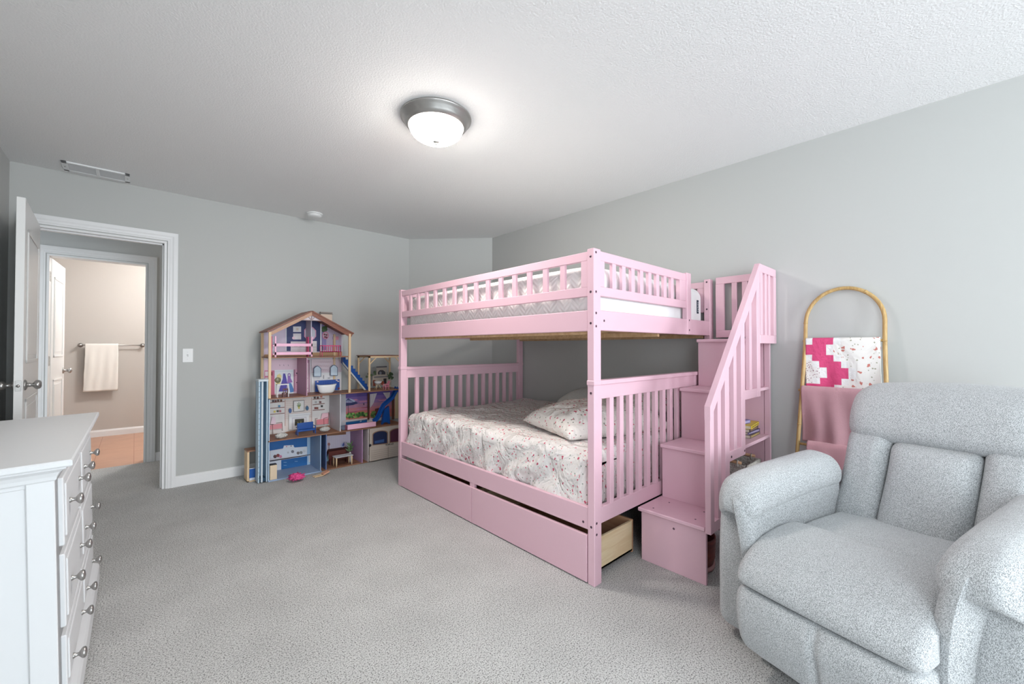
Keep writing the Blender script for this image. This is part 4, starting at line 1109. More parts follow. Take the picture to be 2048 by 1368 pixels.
for u in (632, 665):
    v = 753 if u == 632 else 751
    ar = [(u-7.5, v), (u-7.5, v-16), (u-4, v-20), (u, v-22), (u+4, v-20), (u+7.5, v-16), (u+7.5, v)]
    A.poly((92, 112, 140), ar); A.poly((206, 222, 236), [((a-u)*.84+u, (b-v+10)*.88+v-10) for a, b in ar])
A.line((80, 80, 90), 644.5, 750, 644.5, 757, 1); A.rect((160, 160, 170), 653, 755, 657, 756.5)
A.poly((40, 84, 170), [(627.5, 783), (627.5, 761), (676, 758), (676, 779)])
for i in range(9): A.line((60, 104, 190), 632+i*4.6, 761, 632+i*4.6, 780, .4)
for (u, v) in ((632, 763), (670, 760), (673, 762)): A.disc((226, 206, 206), u, v, 2, 1.2)
A.disc((120, 60, 70), 674, 776, 2, 2)
A.build('wall_picture', b1)
# --- living room
A = Art('y', BY-.001)
A.poly((238, 234, 232), [(538, 870), (538, 801), (560, 799), (690, 788), (690, 860)])
A.poly((238, 226, 220), [(570, 862), (570, 799), (624, 795), (624, 858)])
for i in range(9): A.line((222, 196, 188), 570, 803+i*4.2, 624, 799.5+i*4.2, .5)
A.line((200, 150, 140), 570, 799, 570, 852, .9); A.line((190, 150, 140), 623, 795, 623, 848, .9)
for (u0, u1, vs) in ((540, 569, ((805, 802), (816, 813.5), (828, 825.5))), (625, 649, ((798, 796), (809, 806), (820, 818)))):
    for (a, b) in vs: A.poly((140, 96, 84), [(u0, a), (u1, b), (u1, b+1.4), (u0, a+1.4)])
for (u, v, rgb) in ((546, 802, (70, 50, 60)), (551, 802, (110, 60, 60)), (556, 801, (90, 60, 50)), (562, 801, (110, 70, 50)), (549, 823, (226, 206, 110)), (555, 822, (90, 90, 80)), (560, 822, (190, 120, 130)), (558, 812, (96, 150, 190)),
                  (629, 795, (70, 50, 50)), (635, 795, (100, 60, 60)), (642, 793, (200, 130, 120)), (640, 804, (140, 100, 100)), (631, 804, (190, 190, 190)), (630, 816, (150, 80, 80)), (634, 816, (150, 90, 80)), (643, 812, (60, 60, 60))):
    A.rect(rgb, u-2, v-2, u+2, v+2.2)
A.poly((120, 110, 110), [(586, 824), (586, 801.5), (608, 800), (608, 822)]); A.poly((242, 240, 238), [(587, 823), (587, 802.5), (607, 801), (607, 821)])
for (du, dv) in ((-3, -6), (0, -8), (3, -6), (-4, -2), (4, -3), (1, 2), (-2, 3)): A.line((110, 140, 70), 597, 815, 597+du, 812+dv, 1.1)
A.disc((210, 200, 110), 597, 815, 2, 2.6)
A.disc((80, 112, 170), 579.5, 821, 3, 5); A.disc((70, 112, 150), 613.5, 816, 3, 4.4); A.rect((70, 112, 150), 612.8, 811, 614.2, 814)
A.poly((244, 244, 246), [(576, 828), (619, 824.5), (619, 829), (617, 829.5), (617, 856), (577, 859), (577, 831)])
A.line((206, 206, 214), 577, 831.5, 618, 828.5, .7); A.poly((220, 218, 226), [(583, 858), (583, 835), (612, 833), (612, 856)]); A.poly((244, 242, 244), [(585, 858), (585, 837), (610, 835), (610, 856)])
A.poly((70, 66, 56), [(588.5, 851), (588.5, 838), (607, 836.5), (607, 849)]); A.poly((150, 150, 90), [(592, 850), (594, 843), (598, 846), (601, 841), (603, 849)])
for (x, y, s) in ((538, 836, 1), (630, 826, -1)):
    if s == 1:
        A.poly((240, 214, 226), [(540, 848), (543, 833), (549, 834), (551, 847)]); A.poly((226, 150, 160), [(538, 850), (563, 846), (563, 856), (538, 859)])
        A.line((110, 60, 60), 538, 848, 546, 848, .9); A.line((110, 60, 60), 544, 848, 545, 868, .9); A.line((110, 60, 60), 551, 846, 563, 844, .9); A.line((110, 60, 60), 563, 844, 564, 861, .9)
    else:
        A.poly((240, 196, 208), [(640, 840), (643, 826), (655, 825), (656, 838)]); A.poly((226, 140, 150), [(632, 839), (655, 836), (655, 847), (632, 849)])
        A.line((110, 50, 56), 630, 837, 634, 836, .9); A.line((110, 50, 56), 629.5, 836, 630, 850, .9); A.line((120, 50, 56), 646, 836, 646.5, 849, .9); A.line((120, 50, 56), 646, 836, 654, 834, .9); A.line((130, 50, 56), 656, 824, 655, 848, 1.2)
A.poly((212, 210, 216), [(663, 856), (663, 791), (690, 788), (690, 860)])
for (a, b, c_, d_) in ((668, 812, 666, 800), (669, 812, 669, 798), (671, 812, 672, 800), (667, 814, 664, 806), (671, 815, 674, 806)): A.line((96, 104, 100), a, b, c_, d_, 1.3)
A.rect((76, 60, 64), 669, 814, 671.5, 832); A.rect((60, 50, 56), 669.5, 838, 671.5, 848)
A.poly((150, 106, 80), [(538, 872), (575, 862), (663, 849), (690, 856), (690, 868), (538, 880)])
A.build('wall_picture', b1)
# --- kitchen and dining
A = Art('y', BY-.001)
A.poly((28, 104, 176), [(538, 902), (538, 878), (616, 868), (616, 894), (595, 895), (588, 895), (587, 890), (568, 891), (566, 897), (542, 901)])
A.poly((236, 240, 248), [(541, 917), (541, 902), (565, 899), (568, 892), (586, 890), (589, 895), (614, 893), (614, 910)])
for (u, v, r, rgb) in ((550, 913, 3.5, (96, 62, 62)), (556, 911, 3.5, (150, 70, 70)), (561, 913, 3, (226, 140, 170)), (573, 893, 1.2, (230, 150, 170)), (582, 892, 1.2, (90, 100, 120)), (576, 905, 2, (210, 210, 216)), (585, 903, 3, (130, 130, 140)), (596, 906, 3, (130, 120, 120)), (602, 905, 3, (150, 150, 150)), (608, 902, 3, (226, 226, 230))): A.disc(rgb, u, v, r, r)
A.poly((176, 208, 236), [(614, 948), (614, 870), (628, 868), (628, 940)]); A.rect((236, 236, 240), 617, 908, 624, 924)
A.poly((26, 104, 172), [(562, 940), (562, 920), (614, 912), (614, 932)])
for (u, v) in ((570, 924), (570, 930), (592, 922)): A.rect((150, 196, 226), u-3, v, u+3, v+.8)
A.poly((234, 236, 242), [(538, 948), (538, 921), (562, 919), (562, 940)])
A.poly((60, 54, 64), [(538, 921), (622, 908), (622, 909.3), (540, 923)])
A.poly((190, 214, 236), [(538, 952), (562, 941), (614, 933), (628, 936), (628, 944), (538, 958)])
A.poly((40, 60, 134), [(632, 921), (632, 867), (646, 866), (646, 920)]); A.poly((220, 186, 150), [(632, 928), (632, 921), (646, 920), (646, 927)])
A.poly((228, 220, 236), [(648, 934), (648, 866), (700, 860), (700, 925)])
for i in range(12): A.line((212, 200, 226), 651+i*4, 866, 651+i*4, 895, .5)
A.poly((92, 50, 50), [(652, 905), (655, 898), (690, 893), (704, 897), (704, 916), (668, 919), (653, 920)])
A.poly((150, 200, 220), [(650, 922), (656, 905), (660, 921)]); A.line((90, 50, 50), 657, 900, 657, 885, 1); A.disc((180, 120, 120), 657, 888, 2.5, 3)
A.disc((196, 206, 236), 684, 890, 3.5, 4.5); A.poly((90, 110, 190), [(683, 890), (687, 884), (688, 890), (685, 892)])
A.poly((44, 96, 160), [(705, 930), (705, 862), (712, 861), (712, 928)]); A.poly((150, 90, 130), [(712, 930), (712, 861), (724, 860), (724, 926)])
A.poly((120, 76, 60), [(648, 938), (650, 925), (704, 916), (724, 922), (724, 932)])
A.poly((84, 50, 60), [(724, 930), (724, 860), (740, 858), (740, 926)]); A.rect((40, 80, 150), 726, 880, 732, 915)
A.build('wall_picture', b1)
# --- pool terrace picture
A = Art('y', BY-.001)
for i, rgb in enumerate(((110, 90, 170), (140, 110, 184), (172, 130, 186), (204, 146, 176), (222, 142, 150), (224, 128, 124), (226, 140, 120))):
    v = 788 + i*7.2; A.poly(rgb, [(690, v), (810, v-9), (810, v-9+8.5), (690, v+8.5)])
for (a, b, w2) in ((700, 800, 12), (716, 803, 18), (712, 818, 22), (755, 800, 26)): A.poly((226, 150, 186), [(a, b), (a+w2, b-2), (a+w2+5, b), (a+4, b+2)])
for (a, b, w2) in ((696, 824, 16), (722, 815, 16)): A.poly((190, 96, 130), [(a, b), (a+w2, b-2), (a+w2+4, b-.6), (a+2, b+1)])
cxu, cyu = 696, 799
pts_ = [(cxu + 15*math.cos(a), 805 - 8*math.sin(a)) for a in [math.pi*i/10 for i in range(11)]]
A.poly((206, 210, 236), pts_); A.poly((60, 66, 110), [(711, 803), (716, 806), (706, 810), (690, 812), (686, 806), (700, 806)])
for i in range(8): A.line((60, 66, 130), cxu, 797, cxu-13+i*4.2, 809+abs(3.5-i)*-.3, .7); 
A.line((60, 50, 60), 696, 808, 696, 828, .6); A.rect((60, 60, 90), 726, 806, 728, 810)
for i in range(44):
    u = 686 + (i*7.3) % 48; v = 832 - (u-686)*.08 + random.uniform(-4, 4)
    A.disc(random.choice([(70, 120, 56), (110, 160, 80), (50, 90, 44), (140, 180, 96)]), u, v, 2.6, 2.4, 7)
A.poly((222, 206, 206), [(684, 841), (733, 835), (733, 838), (684, 844)])
A.poly((92, 50, 40), [(733, 838), (733, 786), (737, 786), (737, 838)])
A.poly((222, 212, 216), [(738, 788), (752, 786), (745, 806), (738, 816)]); A.poly((222, 212, 216), [(764, 785), (778, 784), (776, 800), (772, 798)])
for u in (741, 745): A.line((196, 180, 190), u, 788, u-2, 806, .6)
A.poly((92, 48, 44), [(747, 838), (748, 817), (760, 815), (760, 834)])
for i in range(14): A.disc(random.choice([(70, 100, 56), (100, 130, 70)]), 740+random.uniform(0, 8), 828+random.uniform(-6, 6), 2, 2, 7)
A.poly((96, 58, 44), [(781, 838), (781, 784), (786, 784), (786, 838)]); A.poly((210, 190, 150), [(787, 836), (787, 784), (794, 784), (794, 836)])
A.build('wall_picture', b3)
# lower right: garage front
gx0 = X(739, FY, 900); gx1 = XE
g = MB(); g.box(gx0, gx1, FY, FY+.008, .012, Zf[1]-.012, .001); gar = g.build('garage_door', mrgb(206, 194, 184), dh)
A = Art('y', FY-.0005)
for i in range(7): A.line((166, 152, 142), 742, 902+i*4.1, 800, 893+i*3.4, .5)
A.line((150, 136, 126), 776, 893, 776, 920, .8); A.line((150, 136, 126), 742, 890, 800, 880, .7)
def arch(cu, w_, vb, vt, sl=-.12):
    o = [(cu-w_, vb - sl*w_)]
    for i in range(11):
        a = math.pi - math.pi*i/10; o.append((cu + w_*math.cos(a), vt + 6 - 6*math.sin(a)*1.0 + sl*w_*math.cos(a)))
    o.append((cu+w_, vb + sl*w_)); return o
A.poly((150, 120, 100), arch(760, 15.5, 889, 861)); A.poly((32, 44, 84), arch(760, 13.8, 887.5, 862.5)); A.poly((60, 92, 150), [(749, 882), (768, 878), (768, 884), (749, 887)])
A.poly((150, 120, 100), arch(794, 15.5, 884, 856)); A.poly((92, 44, 70), arch(794, 13.8, 882.5, 857.5))
A.build('door_picture', gar)
c = at(738.5, 891, 'y', FY); g = MB(); g.lathe([(.001, -.008), (.012, -.006), (.014, 0)], (c.x+.008, FY, c.z), 'y', 16); g.build('round_knob', mrgb(40, 40, 50), gar)
c = at(779, 888.5, 'y', FY)
Mw = Matrix.Translation((c.x, FY-.004, c.z)) @ Matrix.Rotation(R(90), 4, 'X')
text_mesh('KidKraft', .026, mrgb(40, 36, 40), 'lettering', gar, Mw)
# pool: blue basin with a pink rim wall on the terrace
px0, px1 = X(690, FY, 850), X(752, FY, 850)
g = MB(); g.box(px0, px1+.03, FY+.055, BY-.002, Zf[1], Zf[1]+.002, 0); pool = g.build('pool', mrgb(24, 92, 150, .2), dh)
g = MB(); g.box(px0-.0, px1+.03, BY-.012, BY-.003, Zf[1], Zf[1]+.045, .0005); g.build('pool_wall', mrgb(30, 104, 170), pool)
g = MB()
for i in range(22): g.box(px0+i*.015, px0+i*.015+.0118, BY-.0125, BY-.0118, Zf[1]+.024, Zf[1]+.040, 0)
g.build('pool_tiles', mrgb(110, 160, 196), pool)
c = at(722.5, 842, 'y', BY-.02); text_mesh("5'", .046, mrgb(226, 236, 244), 'depth_mark', pool, Matrix.Translation((c.x, BY-.014, Zf[1]+.028)) @ Matrix.Rotation(R(90), 4, 'X'))

# pergola on the terrace roof
pg0, pg1 = X(738, FY, 740)-.002, XE
zt = at(765, 712, 'y', FY).z
g = MB()
for (x, y) in ((pg0, FY), (pg1-.018, FY), (pg0, BY-.03), (pg1-.018, BY-.03)): g.box(x, x+.017, y, y+.017, Zf[2], zt, .001)
pgl = g.build('pergola', M_DHW, dh)
g = MB(); g.box(pg0, pg1, FY, FY+.017, zt-.018, zt, .001); g.box(pg0, pg1, BY-.03, BY-.013, zt-.018, zt, .001); g.build('beam', M_DHW, pgl)
g = MB(); g.box(pg0-.006, pg1+.006, FY-.004, BY, zt, zt+.006, .001); g.build('roof_board', M_DHB, pgl)
g = MB()
for (x, s) in ((pg0+.017, 1), (pg1-.018, -1)):
    for y in (FY+.003, BY-.028): g.prism([(x, zt-.085), (x, zt-.070), (x+.055*s, zt-.016), (x+.068*s, zt-.016)], 'y', y, y+.011)
g.build('brace', M_DHW, pgl)
# fireplace cut-out behind the pergola
A = Art('y', BY-.034)
for i in range(26): A.disc(random.choice([(56, 78, 52), (76, 98, 66), (96, 116, 84)]), 732+random.uniform(0, 50), 748+random.uniform(-4, 6)+abs(757-(732+i*2))*.0, 2.6, 2.4, 7)
A.poly((178, 168, 156), [(744, 772), (744, 752), (752, 750), (752, 733), (773, 732), (773, 750), (782, 752), (782, 770)])
A.poly((90, 88, 96), [(752, 733), (773, 732), (773, 734.5), (752, 735.5)])
A.poly((120, 118, 122), [(747, 753), (778, 751), (778, 754), (747, 756)])
A.poly((58, 56, 64), [(755, 749), (755, 744), (759, 740), (765, 740), (770, 744), (770, 749)]); A.disc((120, 124, 134), 760, 746, 2.5, 3)
A.poly((36, 30, 34), [(766, 768), (766, 757), (772, 756.5), (772, 767)])
A.rect((120, 60, 44), 745, 760, 750, 772); A.disc((150, 70, 50), 764, 766, 3.5, 4)
for i in range(12): A.disc(random.choice([(56, 78, 52), (76, 98, 66)]), 776+random.uniform(0, 8), 746+i, 2.4, 2.2, 7)
o = A.mb.build('cutout_picture', A.mats, pgl); sd_ = o.modifiers.new('t', 'SOLIDIFY'); sd_.thickness = .0003

# lift shaft and side swing frame
lf = MB(); ex0_, ex1_ = .782, .852
for (a, b, m) in ((ex0_, ex0_+.010, 0), (ex1_-.010, ex1_, 0)): lf.box(a, b, FY+.0, FY+.12, .008, .885, .001)
lf.box(ex0_, ex1_, FY+.108, FY+.120, .008, .885, .001, 1); lf.box(ex0_+.022, ex0_+.036, FY+.005, FY+.015, .008, .87, .001, 2)
lf.box(ex0_-.002, ex1_+.002, FY-.002, FY+.12, .872, .890, .001, 2)
sh = lf.build('lift_shaft', [mrgb(186, 208, 224), mrgb(120, 160, 190), mrgb(206, 216, 224)], dh)
g = MB(); g.box(ex0_+.012, ex1_-.012, FY+.01, FY+.09, .010, .045, .002); g.build('lift_car', mrgb(16, 60, 86), sh)
g = MB()
for i in range(18): g.lathe([(.0005, -.0012), (.0025, -.001), (.003, 0)], (ex0_+.005, FY, .05+i*.046), 'y', 8)
g.build('guide_holes', mrgb(120, 130, 150), sh)
sx0, sx1, zs_ = .722, .800, .262
sb = MB(); sy0, sy1 = FY+.112, FY+.235
sy0, sy1 = 4.175, 4.30
sb.box(sx0, sx0+.016, sy0, sy1, 0, zs_, .001); sb.box(sx0, .84, sy0, sy1, 0, .010, .001)
side = sb.build('side_annexe', M_DHW, dh)
g = MB(); g.box(sx0-.002, .850, sy0-.003, sy1+.002, zs_-.002, zs_+.010, .001); g.build('annexe_roof', M_DHF, side)
g = MB(); g.box(sx0+.018, .84, sy0+.004, sy0+.010, .032, .110, .001, 0); g.box(sx0+.018, .84, sy0+.004, sy0+.010, .110, .116, .0005, 1); g.box(sx0+.018, .84, sy0+.003, sy0+.010, .012, .032, .0005, 1); g.build('low_wall', [mrgb(24, 92, 176), mrgb(222, 228, 240)], side)

# --- furniture in the rooms: each a thing of its own
def dthing(name, label, cat, loc): return thing(name, label, cat, loc, 'toy furniture in the dollhouse')
BPINK = mrgb(238, 178, 206, .35); HOT = mrgb(206, 44, 108, .35); BLUE = mrgb(12, 76, 156, .35)
# toy bunk bed in the attic
a = at(549.5, 710, 'y', FY+.03); b = at(625, 706, 'y', FY+.03); z0 = Zf[3]
t = dthing('toy_bunk_bed', 'pink toy bunk bed in the dollhouse attic', 'toy bed', ((a.x+b.x)/2, FY+.06, z0))
x0, x1 = a.x, b.x
for x in (x0, x1-.012):
    g = MB(); g.box(x, x+.012, FY+.028, FY+.036, z0, z0+.185, .001); g.build('bed_post', BPINK, t)
for x in (x0-.022, x1-.032):
    g = MB(); g.box(x, x+.008, FY+.055, FY+.115, z0, z0+.185, .002); g.build('bed_end', HOT, t)
for z in (.018, .095):
    g = MB(); g.box(x0, x1, FY+.028, FY+.036, z0+z, z0+z+.026, .001); g.build('side_board', BPINK, t)
    g = MB(); g.box(x0-.015, x1-.004, FY+.036, FY+.11, z0+z+.002, z0+z+.012, .001); g.build('bunk_base', BPINK, t)
# crib
a = at(644, 700, 'y', FY+.05); b = at(682, 700, 'y', FY+.05)
t = dthing('toy_crib', 'hot pink slatted toy crib at the right end of the dollhouse attic', 'toy crib', ((a.x+b.x)/2, FY+.07, z0))
for (y, n) in ((FY+.05, 9), (FY+.11, 9)):
    g = MB(); g.box(a.x, b.x, y, y+.004, z0+.098, z0+.106, .001); g.box(a.x, b.x, y, y+.004, z0+.040, z0+.048, .001)
    for i in range(n+1):
        x = a.x + (b.x-a.x-.004)*i/n; g.box(x, x+.004, y, y+.004, z0+.045, z0+.10, 0)
    g.build('slatted_side', HOT, t)
g = MB(); g.box(a.x, b.x, FY+.05, FY+.114, z0+.040, z0+.046, .001); g.build('crib_base', HOT, t)
for (x, y) in ((a.x, FY+.05), (b.x-.005, FY+.05), (a.x, FY+.109), (b.x-.005, FY+.109)):
    g = MB(); g.box(x, x+.005, y, y+.005, z0, z0+.105, .0005); g.build('leg', HOT, t)
# vanity frame and chair
z0 = Zf[2]; a = at(554.5, 795, 'y', FY+.03); b = at(578, 795, 'y', FY+.03)
t = dthing('toy_vanity', 'white toy vanity table with a round mirror in the dollhouse dressing room', 'toy table', ((a.x+b.x)/2, FY+.05, z0))
g = MB(); g.box(a.x, b.x, FY+.03, FY+.08, z0+.108, z0+.116, .001); g.build('table_top', mrgb(240, 240, 242), t)
for x in (a.x, b.x-.006):
    g = MB(); g.box(x, x+.006, FY+.03, FY+.036, z0, z0+.109, .001); g.build('leg', mrgb(240, 240, 242), t)
    g = MB(); g.box(x, x+.006, FY+.074, FY+.08, z0, z0+.109, .001); g.build('leg', mrgb(240, 240, 242), t)
g = MB(); g.lathe([(.001, FY+.064), (.024, FY+.064), (.026, FY+.068), (.024, FY+.072), (.001, FY+.072)], (a.x+.012, 0, z0+.152), 'y', 24); g.box(a.x+.010, a.x+.014, FY+.066, FY+.070, z0+.115, z0+.13, 0); g.build('mirror', mrgb(120, 118, 92, .3), t)
c = at(570, 795, 'y', FY+.02)
t = dthing('toy_chair', 'dark brown toy chair in front of the white toy vanity', 'toy chair', (c.x, FY+.02, z0))
DB = mrgb(96, 46, 40, .4)
g = MB(); g.box(c.x-.020, c.x+.020, FY+.010, FY+.045, z0+.034, z0+.040, .001); g.build('seat', DB, t)
g = MB(); g.box(c.x-.020, c.x+.020, FY+.006, FY+.010, z0+.066, z0+.078, .001); g.box(c.x-.020, c.x-.014, FY+.006, FY+.010, z0+.03, z0+.07, 0); g.box(c.x+.014, c.x+.020, FY+.006, FY+.010, z0+.03, z0+.07, 0); g.box(c.x-.003, c.x+.003, FY+.006, FY+.010, z0+.038, z0+.07, 0); g.build('backrest', DB, t)
for (dx, dy) in ((-.020, .006), (.014, .006), (-.020, .038), (.014, .038)):
    g = MB(); g.box(c.x+dx, c.x+dx+.006, FY+dy, FY+dy+.006, z0, z0+.035, 0); g.build('leg', DB, t)
# bathtub
a = at(633, 770, 'y', FY+.12); b = at(673, 768, 'y', FY+.12)
t = dthing('toy_bathtub', 'white freestanding toy bathtub in the dollhouse bathroom', 'toy bathtub', ((a.x+b.x)/2, FY+.12, z0))
g = MB(); tb_ = bmesh.new(); cxm = (a.x+b.x)/2; Lh = (b.x-a.x)/2; rings = []
for (k, z, inn) in ((.55, 0, 0), (.72, .010, 0), (.84, .035, 0), (.93, .060, 0), (1.0, .075, 0), (.97, .078, 0), (.90, .072, 0), (.78, .040, 0), (.66, .018, 0)):
    ring = []
    for i in range(28):
        an = 2*math.pi*i/28; xx = math.copysign(abs(math.cos(an))**.8, math.cos(an)); ring.append(tb_.verts.new((cxm + Lh*k*xx, FY+.12 + .040*k*math.sin(an), z0 + z + (.010*abs(math.cos(an))**3 if .05 < z else 0))))
    rings.append(ring)
for A_, B_ in zip(rings, rings[1:]):
    for i in range(28): q_ = tb_.faces.new((A_[i], A_[(i+1) % 28], B_[(i+1) % 28], B_[i])); q_.smooth = True
tb_.faces.new(rings[0]); tb_.faces.new(rings[-1]); g.merge(tb_); g.build('tub_shell', mrgb(240, 242, 244, .2), t)
# sofa
z0 = Zf[1]; a = at(593, 862, 'y', FY+.10); b = at(630, 858, 'y', FY+.10); sx0, sx1 = a.x, b.x
t = dthing('toy_sofa', 'blue plastic toy sofa in the dollhouse living room', 'toy sofa', ((sx0+sx1)/2, FY+.10, z0))
g = MB(); g.box(sx0+.004, sx1-.004, FY+.075, FY+.13, z0+.030, z0+.048, .003); g.build('seat', BLUE, t)
g = MB(); g.box(sx0+.012, sx1-.008, FY+.122, FY+.134, z0+.04, z0+.105, .005); g.build('backrest', BLUE, t)
for x in (sx0, sx1-.008):
    g = MB(); g.box(x, x+.008, FY+.070, FY+.13, z0+.066, z0+.074, .002); g.box(x, x+.008, FY+.070, FY+.078, z0+.03, z0+.07, .001); g.build('armrest', BLUE, t)
    for y in (FY+.070, FY+.122):
        g = MB(); g.box(x, x+.008, y, y+.008, z0, z0+.034, .001); g.build('leg', BLUE, t)
# fluffy rugs / poufs
for (u, v, lab) in ((563, 868, 'fluffy white oval toy pouf at the left front of the dollhouse living room'), (650, 857, 'fluffy white oval toy pouf right of the blue toy sofa')):
    y = FY+.045 if u < 600 else FY+.075
    c = at(u, v, 'y', y)
    g = blob('x', (c.x, y, z0+.022), .045, None, u, (1.05, .55, .52), .25, 4, 14)
    o = g.build('toy_pouf', M_FLUFF, None, origin=(c.x, y, z0)); tag(o, lab, 'toy pouf', 'toy poufs')
    zm = min(v_.co.z for v_ in o.data.vertices); o.location.z -= zm
# dining table
z0 = Zf[0]; a = at(668, 930, 'y', FY+.0); b = at(708, 925, 'y', FY+.0)
ty = FY+.03
ta = at(668, 905, 'y', ty+.05)
t = dthing('toy_table', 'grey-topped toy dining table with wooden legs in the lower dollhouse room', 'toy table', ((a.x+b.x)/2, ty+.03, z0))
x0, x1 = at(683, 930, 'y', ty-.03).x-.055, at(707, 925, 'y', ty-.03).x
g = MB(); g.box(x0, x1, ty-.03, ty+.07, z0+.090, z0+.096, .002); g.build('table_top', mrgb(206, 208, 214), t)
for (x, y) in ((x0+.012, ty-.018), (x1-.012, ty-.018), (x0+.012, ty+.058), (x1-.012, ty+.058)):
    g = MB(); g.lathe([(.004, z0), (.0065, z0+.03), (.0075, z0+.09)], (x, y, 0), 'z', 12); g.build('leg', M_DHW, t)
c = at(651, 920, 'y', FY+.06)
# bench of dark plastic behind the table
t = dthing('toy_bench', 'dark brown toy bench behind the grey toy table', 'toy bench', (x0+.06, ty+.11, z0))
g = MB(); g.box(x0-.01, x1-.01, ty+.10, ty+.14, z0+.042, z0+.052, .002); g.build('seat', DB, t)
g = MB(); g.box(x0-.01, x1-.01, ty+.136, ty+.144, z0+.05, z0+.125, .003); g.build('backrest', DB, t)
for x in (x0-.01, x1-.02):
    g = MB(); g.box(x, x+.01, ty+.10, ty+.144, z0, z0+.044, .001); g.build('leg', DB, t)
# potted plant
c = at(700, 915, 'y', ty+.09)
t = dthing('toy_plant', 'green toy plant in a pale vase behind the toy dining table', 'toy plant', (c.x, ty+.09, z0))
g = MB(); g.lathe([(.012, z0), (.017, z0+.03), (.014, z0+.075), (.009, z0+.095), (.004, z0+.10)], (c.x, ty+.09, 0), 'z', 14); g.build('vase', mrgb(196, 196, 196), t)
g = MB(); random.seed(4)
for i in range(26):
    a1 = random.uniform(0, 6.28); L_ = random.uniform(.03, .07); el = random.uniform(.2, 1.4)
    p0 = Vector((c.x, ty+.09, z0+.10+random.uniform(0, .06))); d = Vector((math.cos(a1)*math.cos(el), math.sin(a1)*math.cos(el)*.6, math.sin(el)))
    p1 = p0+d*L_*.5; p2 = p0+d*L_; s_ = d.cross(Vector((0, 1, .1))).normalized()*.008
    g.add([p0, p1+s_, p2, p1-s_], [(0, 1, 2, 3)])
g.build('leaves', mrgb(84, 112, 72), t)
# stove in the kitchen
a = at(540, 950, 'y', FY+.01); b = at(554, 950, 'y', FY+.01)
t = dthing('toy_stove', 'cream toy stove block with black hob in the dollhouse kitchen', 'toy stove', ((a.x+b.x)/2, FY+.03, z0))
g = MB(); g.box(a.x, b.x, FY+.01, FY+.06, z0, z0+.125, .001); g.build('stove_body', mrgb(228, 206, 178), t)
g = MB(); g.box(a.x, b.x, FY+.012, FY+.06, z0+.125, z0+.131, .001); g.build('hob', mrgb(40, 40, 46), t)
# kitchen counter (blue)
# blue staircase down from the attic
z1, z0 = Zf[3]-.004, Zf[2]
xa, xb = at(685, 715, 'y', FY+.17).x, at(737, 782, 'y', FY+.17).x
t = thing('toy_staircase', 'blue plastic toy staircase from the attic floor to the dollhouse terrace', 'toy stairs', ((xa+xb)/2, FY+.18, z0)); nst = 11
g = MB(); pts = []
for i in range(nst):
    x = xa + (xb-xa)*i/nst; z = z1 - (z1-z0)*i/nst; zn = z1 - (z1-z0)*(i+1)/nst; pts += [(x, z), (x+(xb-xa)/nst, z)]
pts += [(xb, z0), (xb-.035, z0), (xa, z1-.065)]
g.prism(pts, 'y', FY+.15, FY+.215); g.build('flight', BLUE, t)
g = MB(); g.prism([(xa-.004, z1-.055), (xa-.004, z1-.075), (xb-.055, z0), (xb-.035, z0)], 'y', FY+.146, FY+.152); g.build('stringer', mrgb(200, 200, 196), t)
# slide
t = thing('toy_slide', 'wavy blue toy slide into the dollhouse pool', 'toy slide', (at(770, 850, 'y', FY+.06).x, FY+.06, Zf[1]))
ctr = [(797, 776), (793, 786), (787, 797), (778, 805), (770, 812), (765, 822), (761, 832), (756, 840), (750, 845)]
g = MB(); ys = (FY+.045, FY+.11); t_ = bmesh.new(); rings = []
import mathutils
CT = [at(u, v, 'y', FY+.05) for u, v in ctr]
sm = []
for i in range(len(CT)-1):
    for k in range(4): sm.append(CT[i].lerp(CT[i+1], k/4))
sm.append(CT[-1])
for i, p in enumerate(sm):
    d = (sm[min(i+1, len(sm)-1)] - sm[max(0, i-1)]).normalized(); n = Vector((-d.z, 0, d.x)); n = n if n.z > 0 else -n
    n = (n*.6 + Vector((0, 0, 1))*.4).normalized()
    ring = []
    for (dy, h) in ((0, .026), (.004, .026), (.006, .004), (.048, .004), (.050, .026), (.054, .026), (.054, -.004), (0, -.004)):
        ring.append(t_.verts.new(Vector((p.x, FY+.045+dy, p.z)) + n*h))
    rings.append(ring)
for A_, B_ in zip(rings, rings[1:]):
    for k in range(8): t_.faces.new((A_[k], A_[(k+1) % 8], B_[(k+1) % 8], B_[k]))
t_.faces.new(rings[0]); t_.faces.new(rings[-1]); g.merge(t_); sl = g.build('chute', BLUE, t)
c0, c1 = at(766, 845, 'y', FY+.06), at(777, 815, 'y', FY+.06)
g = MB(); g.prism([(at(764, 840, 'y', FY+.06).x, Zf[1]), (at(768, 840, 'y', FY+.06).x, Zf[1]+.02), (at(774, 840, 'y', FY+.06).x, Zf[1]+.02), (at(778, 840, 'y', FY+.06).x, Zf[1]), (at(780, 840, 'y', FY+.06).x, Zf[1]), (at(778, 810, 'y', FY+.06).x, at(778, 812, 'y', FY+.06).z), (at(768, 822, 'y', FY+.06).x, at(768, 820, 'y', FY+.06).z)], 'y', FY+.055, FY+.09); g.build('support', BLUE, t)
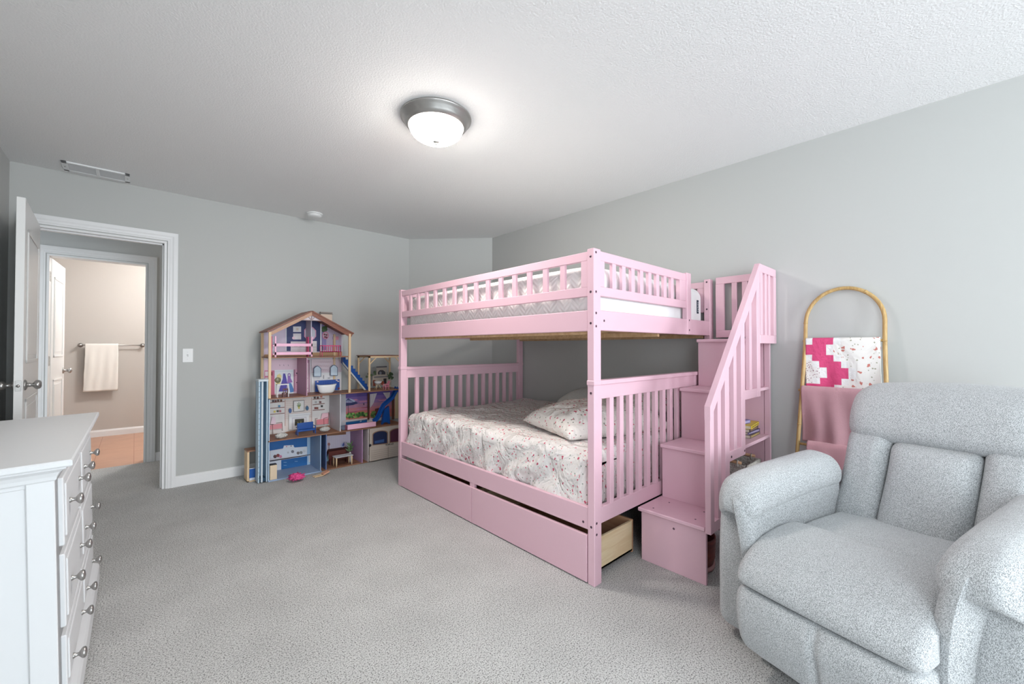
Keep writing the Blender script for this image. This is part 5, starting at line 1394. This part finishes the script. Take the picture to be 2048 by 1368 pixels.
# adirondack chair, egg chair on the terrace roof
z0 = Zf[2]; c = at(773, 778, 'y', FY+.05)
t = dthing('toy_armchair', 'pink slatted toy garden chair under the dollhouse pergola', 'toy chair', (c.x, FY+.05, z0))
PK = mrgb(226, 140, 160, .4)
g = MB(); g.box(c.x-.022, c.x+.022, FY+.03, FY+.075, z0+.028, z0+.034, .001); g.build('seat', PK, t)
g = MB()
for i in range(5):
    y = FY+.032+i*.009; g.prism([(c.x+.006, z0+.03), (c.x+.012, z0+.03), (c.x+.034, z0+.088), (c.x+.028, z0+.090)], 'y', y, y+.007)
g.build('backrest', PK, t)
for y in (FY+.026, FY+.074):
    g = MB(); g.box(c.x-.026, c.x+.018, y, y+.006, z0+.052, z0+.057, .001); g.build('armrest', PK, t)
    for x in (c.x-.026, c.x+.012):
        g = MB(); g.box(x, x+.006, y, y+.005, z0, z0+.053, .0005); g.build('leg', PK, t)
c = at(756, 768, 'y', FY+.12)
t = dthing('toy_egg_chair', 'white shell toy chair on crossed legs before the toy fireplace', 'toy chair', (c.x, FY+.12, z0))
g = MB(); g.lathe([(.001, z0+.052), (.022, z0+.056), (.036, z0+.070), (.040, z0+.082), (.036, z0+.086), (.030, z0+.074), (.001, z0+.060)], (c.x, FY+.12, 0), 'z', 20); g.build('shell', mrgb(220, 222, 224), t)
for (dx, dy) in ((-.028, -.02), (.028, -.02), (-.028, .02), (.028, .02)):
    g = MB(); g.tube([(c.x+dx*.2, FY+.12+dy*.2, z0+.055), (c.x+dx, FY+.12+dy, z0+.003)], .0025, 6); g.build('leg', mrgb(226, 206, 170), t)
# pink tray wall in front of the pool
a = at(694, 858, 'y', FY-.0); b = at(752, 852, 'y', FY)
t = dthing('toy_trough', 'pale pink toy trough along the front of the dollhouse pool', 'toy', ((a.x+b.x)/2, FY+.015, Zf[1]))
g = MB(); g.box(a.x, b.x, FY+.0, FY+.006, Zf[1]+.001, Zf[1]+.052, .001, 1); g.box(a.x, a.x+.006, FY, FY+.05, Zf[1]+.001, Zf[1]+.050, .001); g.box(a.x, b.x, FY+.044, FY+.05, Zf[1]+.001, Zf[1]+.046, .001); g.box(a.x, b.x, FY, FY+.05, Zf[1]+.001, Zf[1]+.006, .001); g.build('trough', [mrgb(222, 130, 160, .4), mrgb(240, 188, 210, .4)], t)
# toys on the carpet in front
c = at(593, 963, 'z', .0)
g = blob('x', (c.x, c.y, .022), .05, None, 12, (1.1, .8, .5), .9, 4, 18)
o = g.build('crumpled_toy_dress', mrgb(232, 84, 150, .6), None, origin=(c.x, c.y, 0)); tag(o, 'crumpled hot pink doll dress on the carpet before the dollhouse', 'doll clothes'); o.location.z = .0-min(v.co.z for v in o.data.vertices)
c = at(646, 951, 'z', .0)
t = thing('toy_lounger', 'tan toy lounger lying on the carpet before the dollhouse', 'toy', (c.x, c.y, 0))
g = MB(); M1 = Matrix.Translation((c.x, c.y, .010)) @ Matrix.Rotation(R(8), 4, 'Z')
g.box(-.085, .0, -.022, -.014, -.006, .002, .001, 0, M1); g.box(-.085, .0, .014, .022, -.006, .002, .001, 0, M1); g.box(-.03, -.022, -.022, .022, -.008, 0, .001, 0, M1); g.build('frame', M_DHW, t)
g = MB(); M2 = M1 @ Matrix.Translation((.0, 0, 0)) @ Matrix.Rotation(R(-18), 4, 'Y'); g.box(-.005, .055, -.028, .028, -.002, .012, .006, 0, M2); g.build('seat_shell', mrgb(214, 156, 128), t)
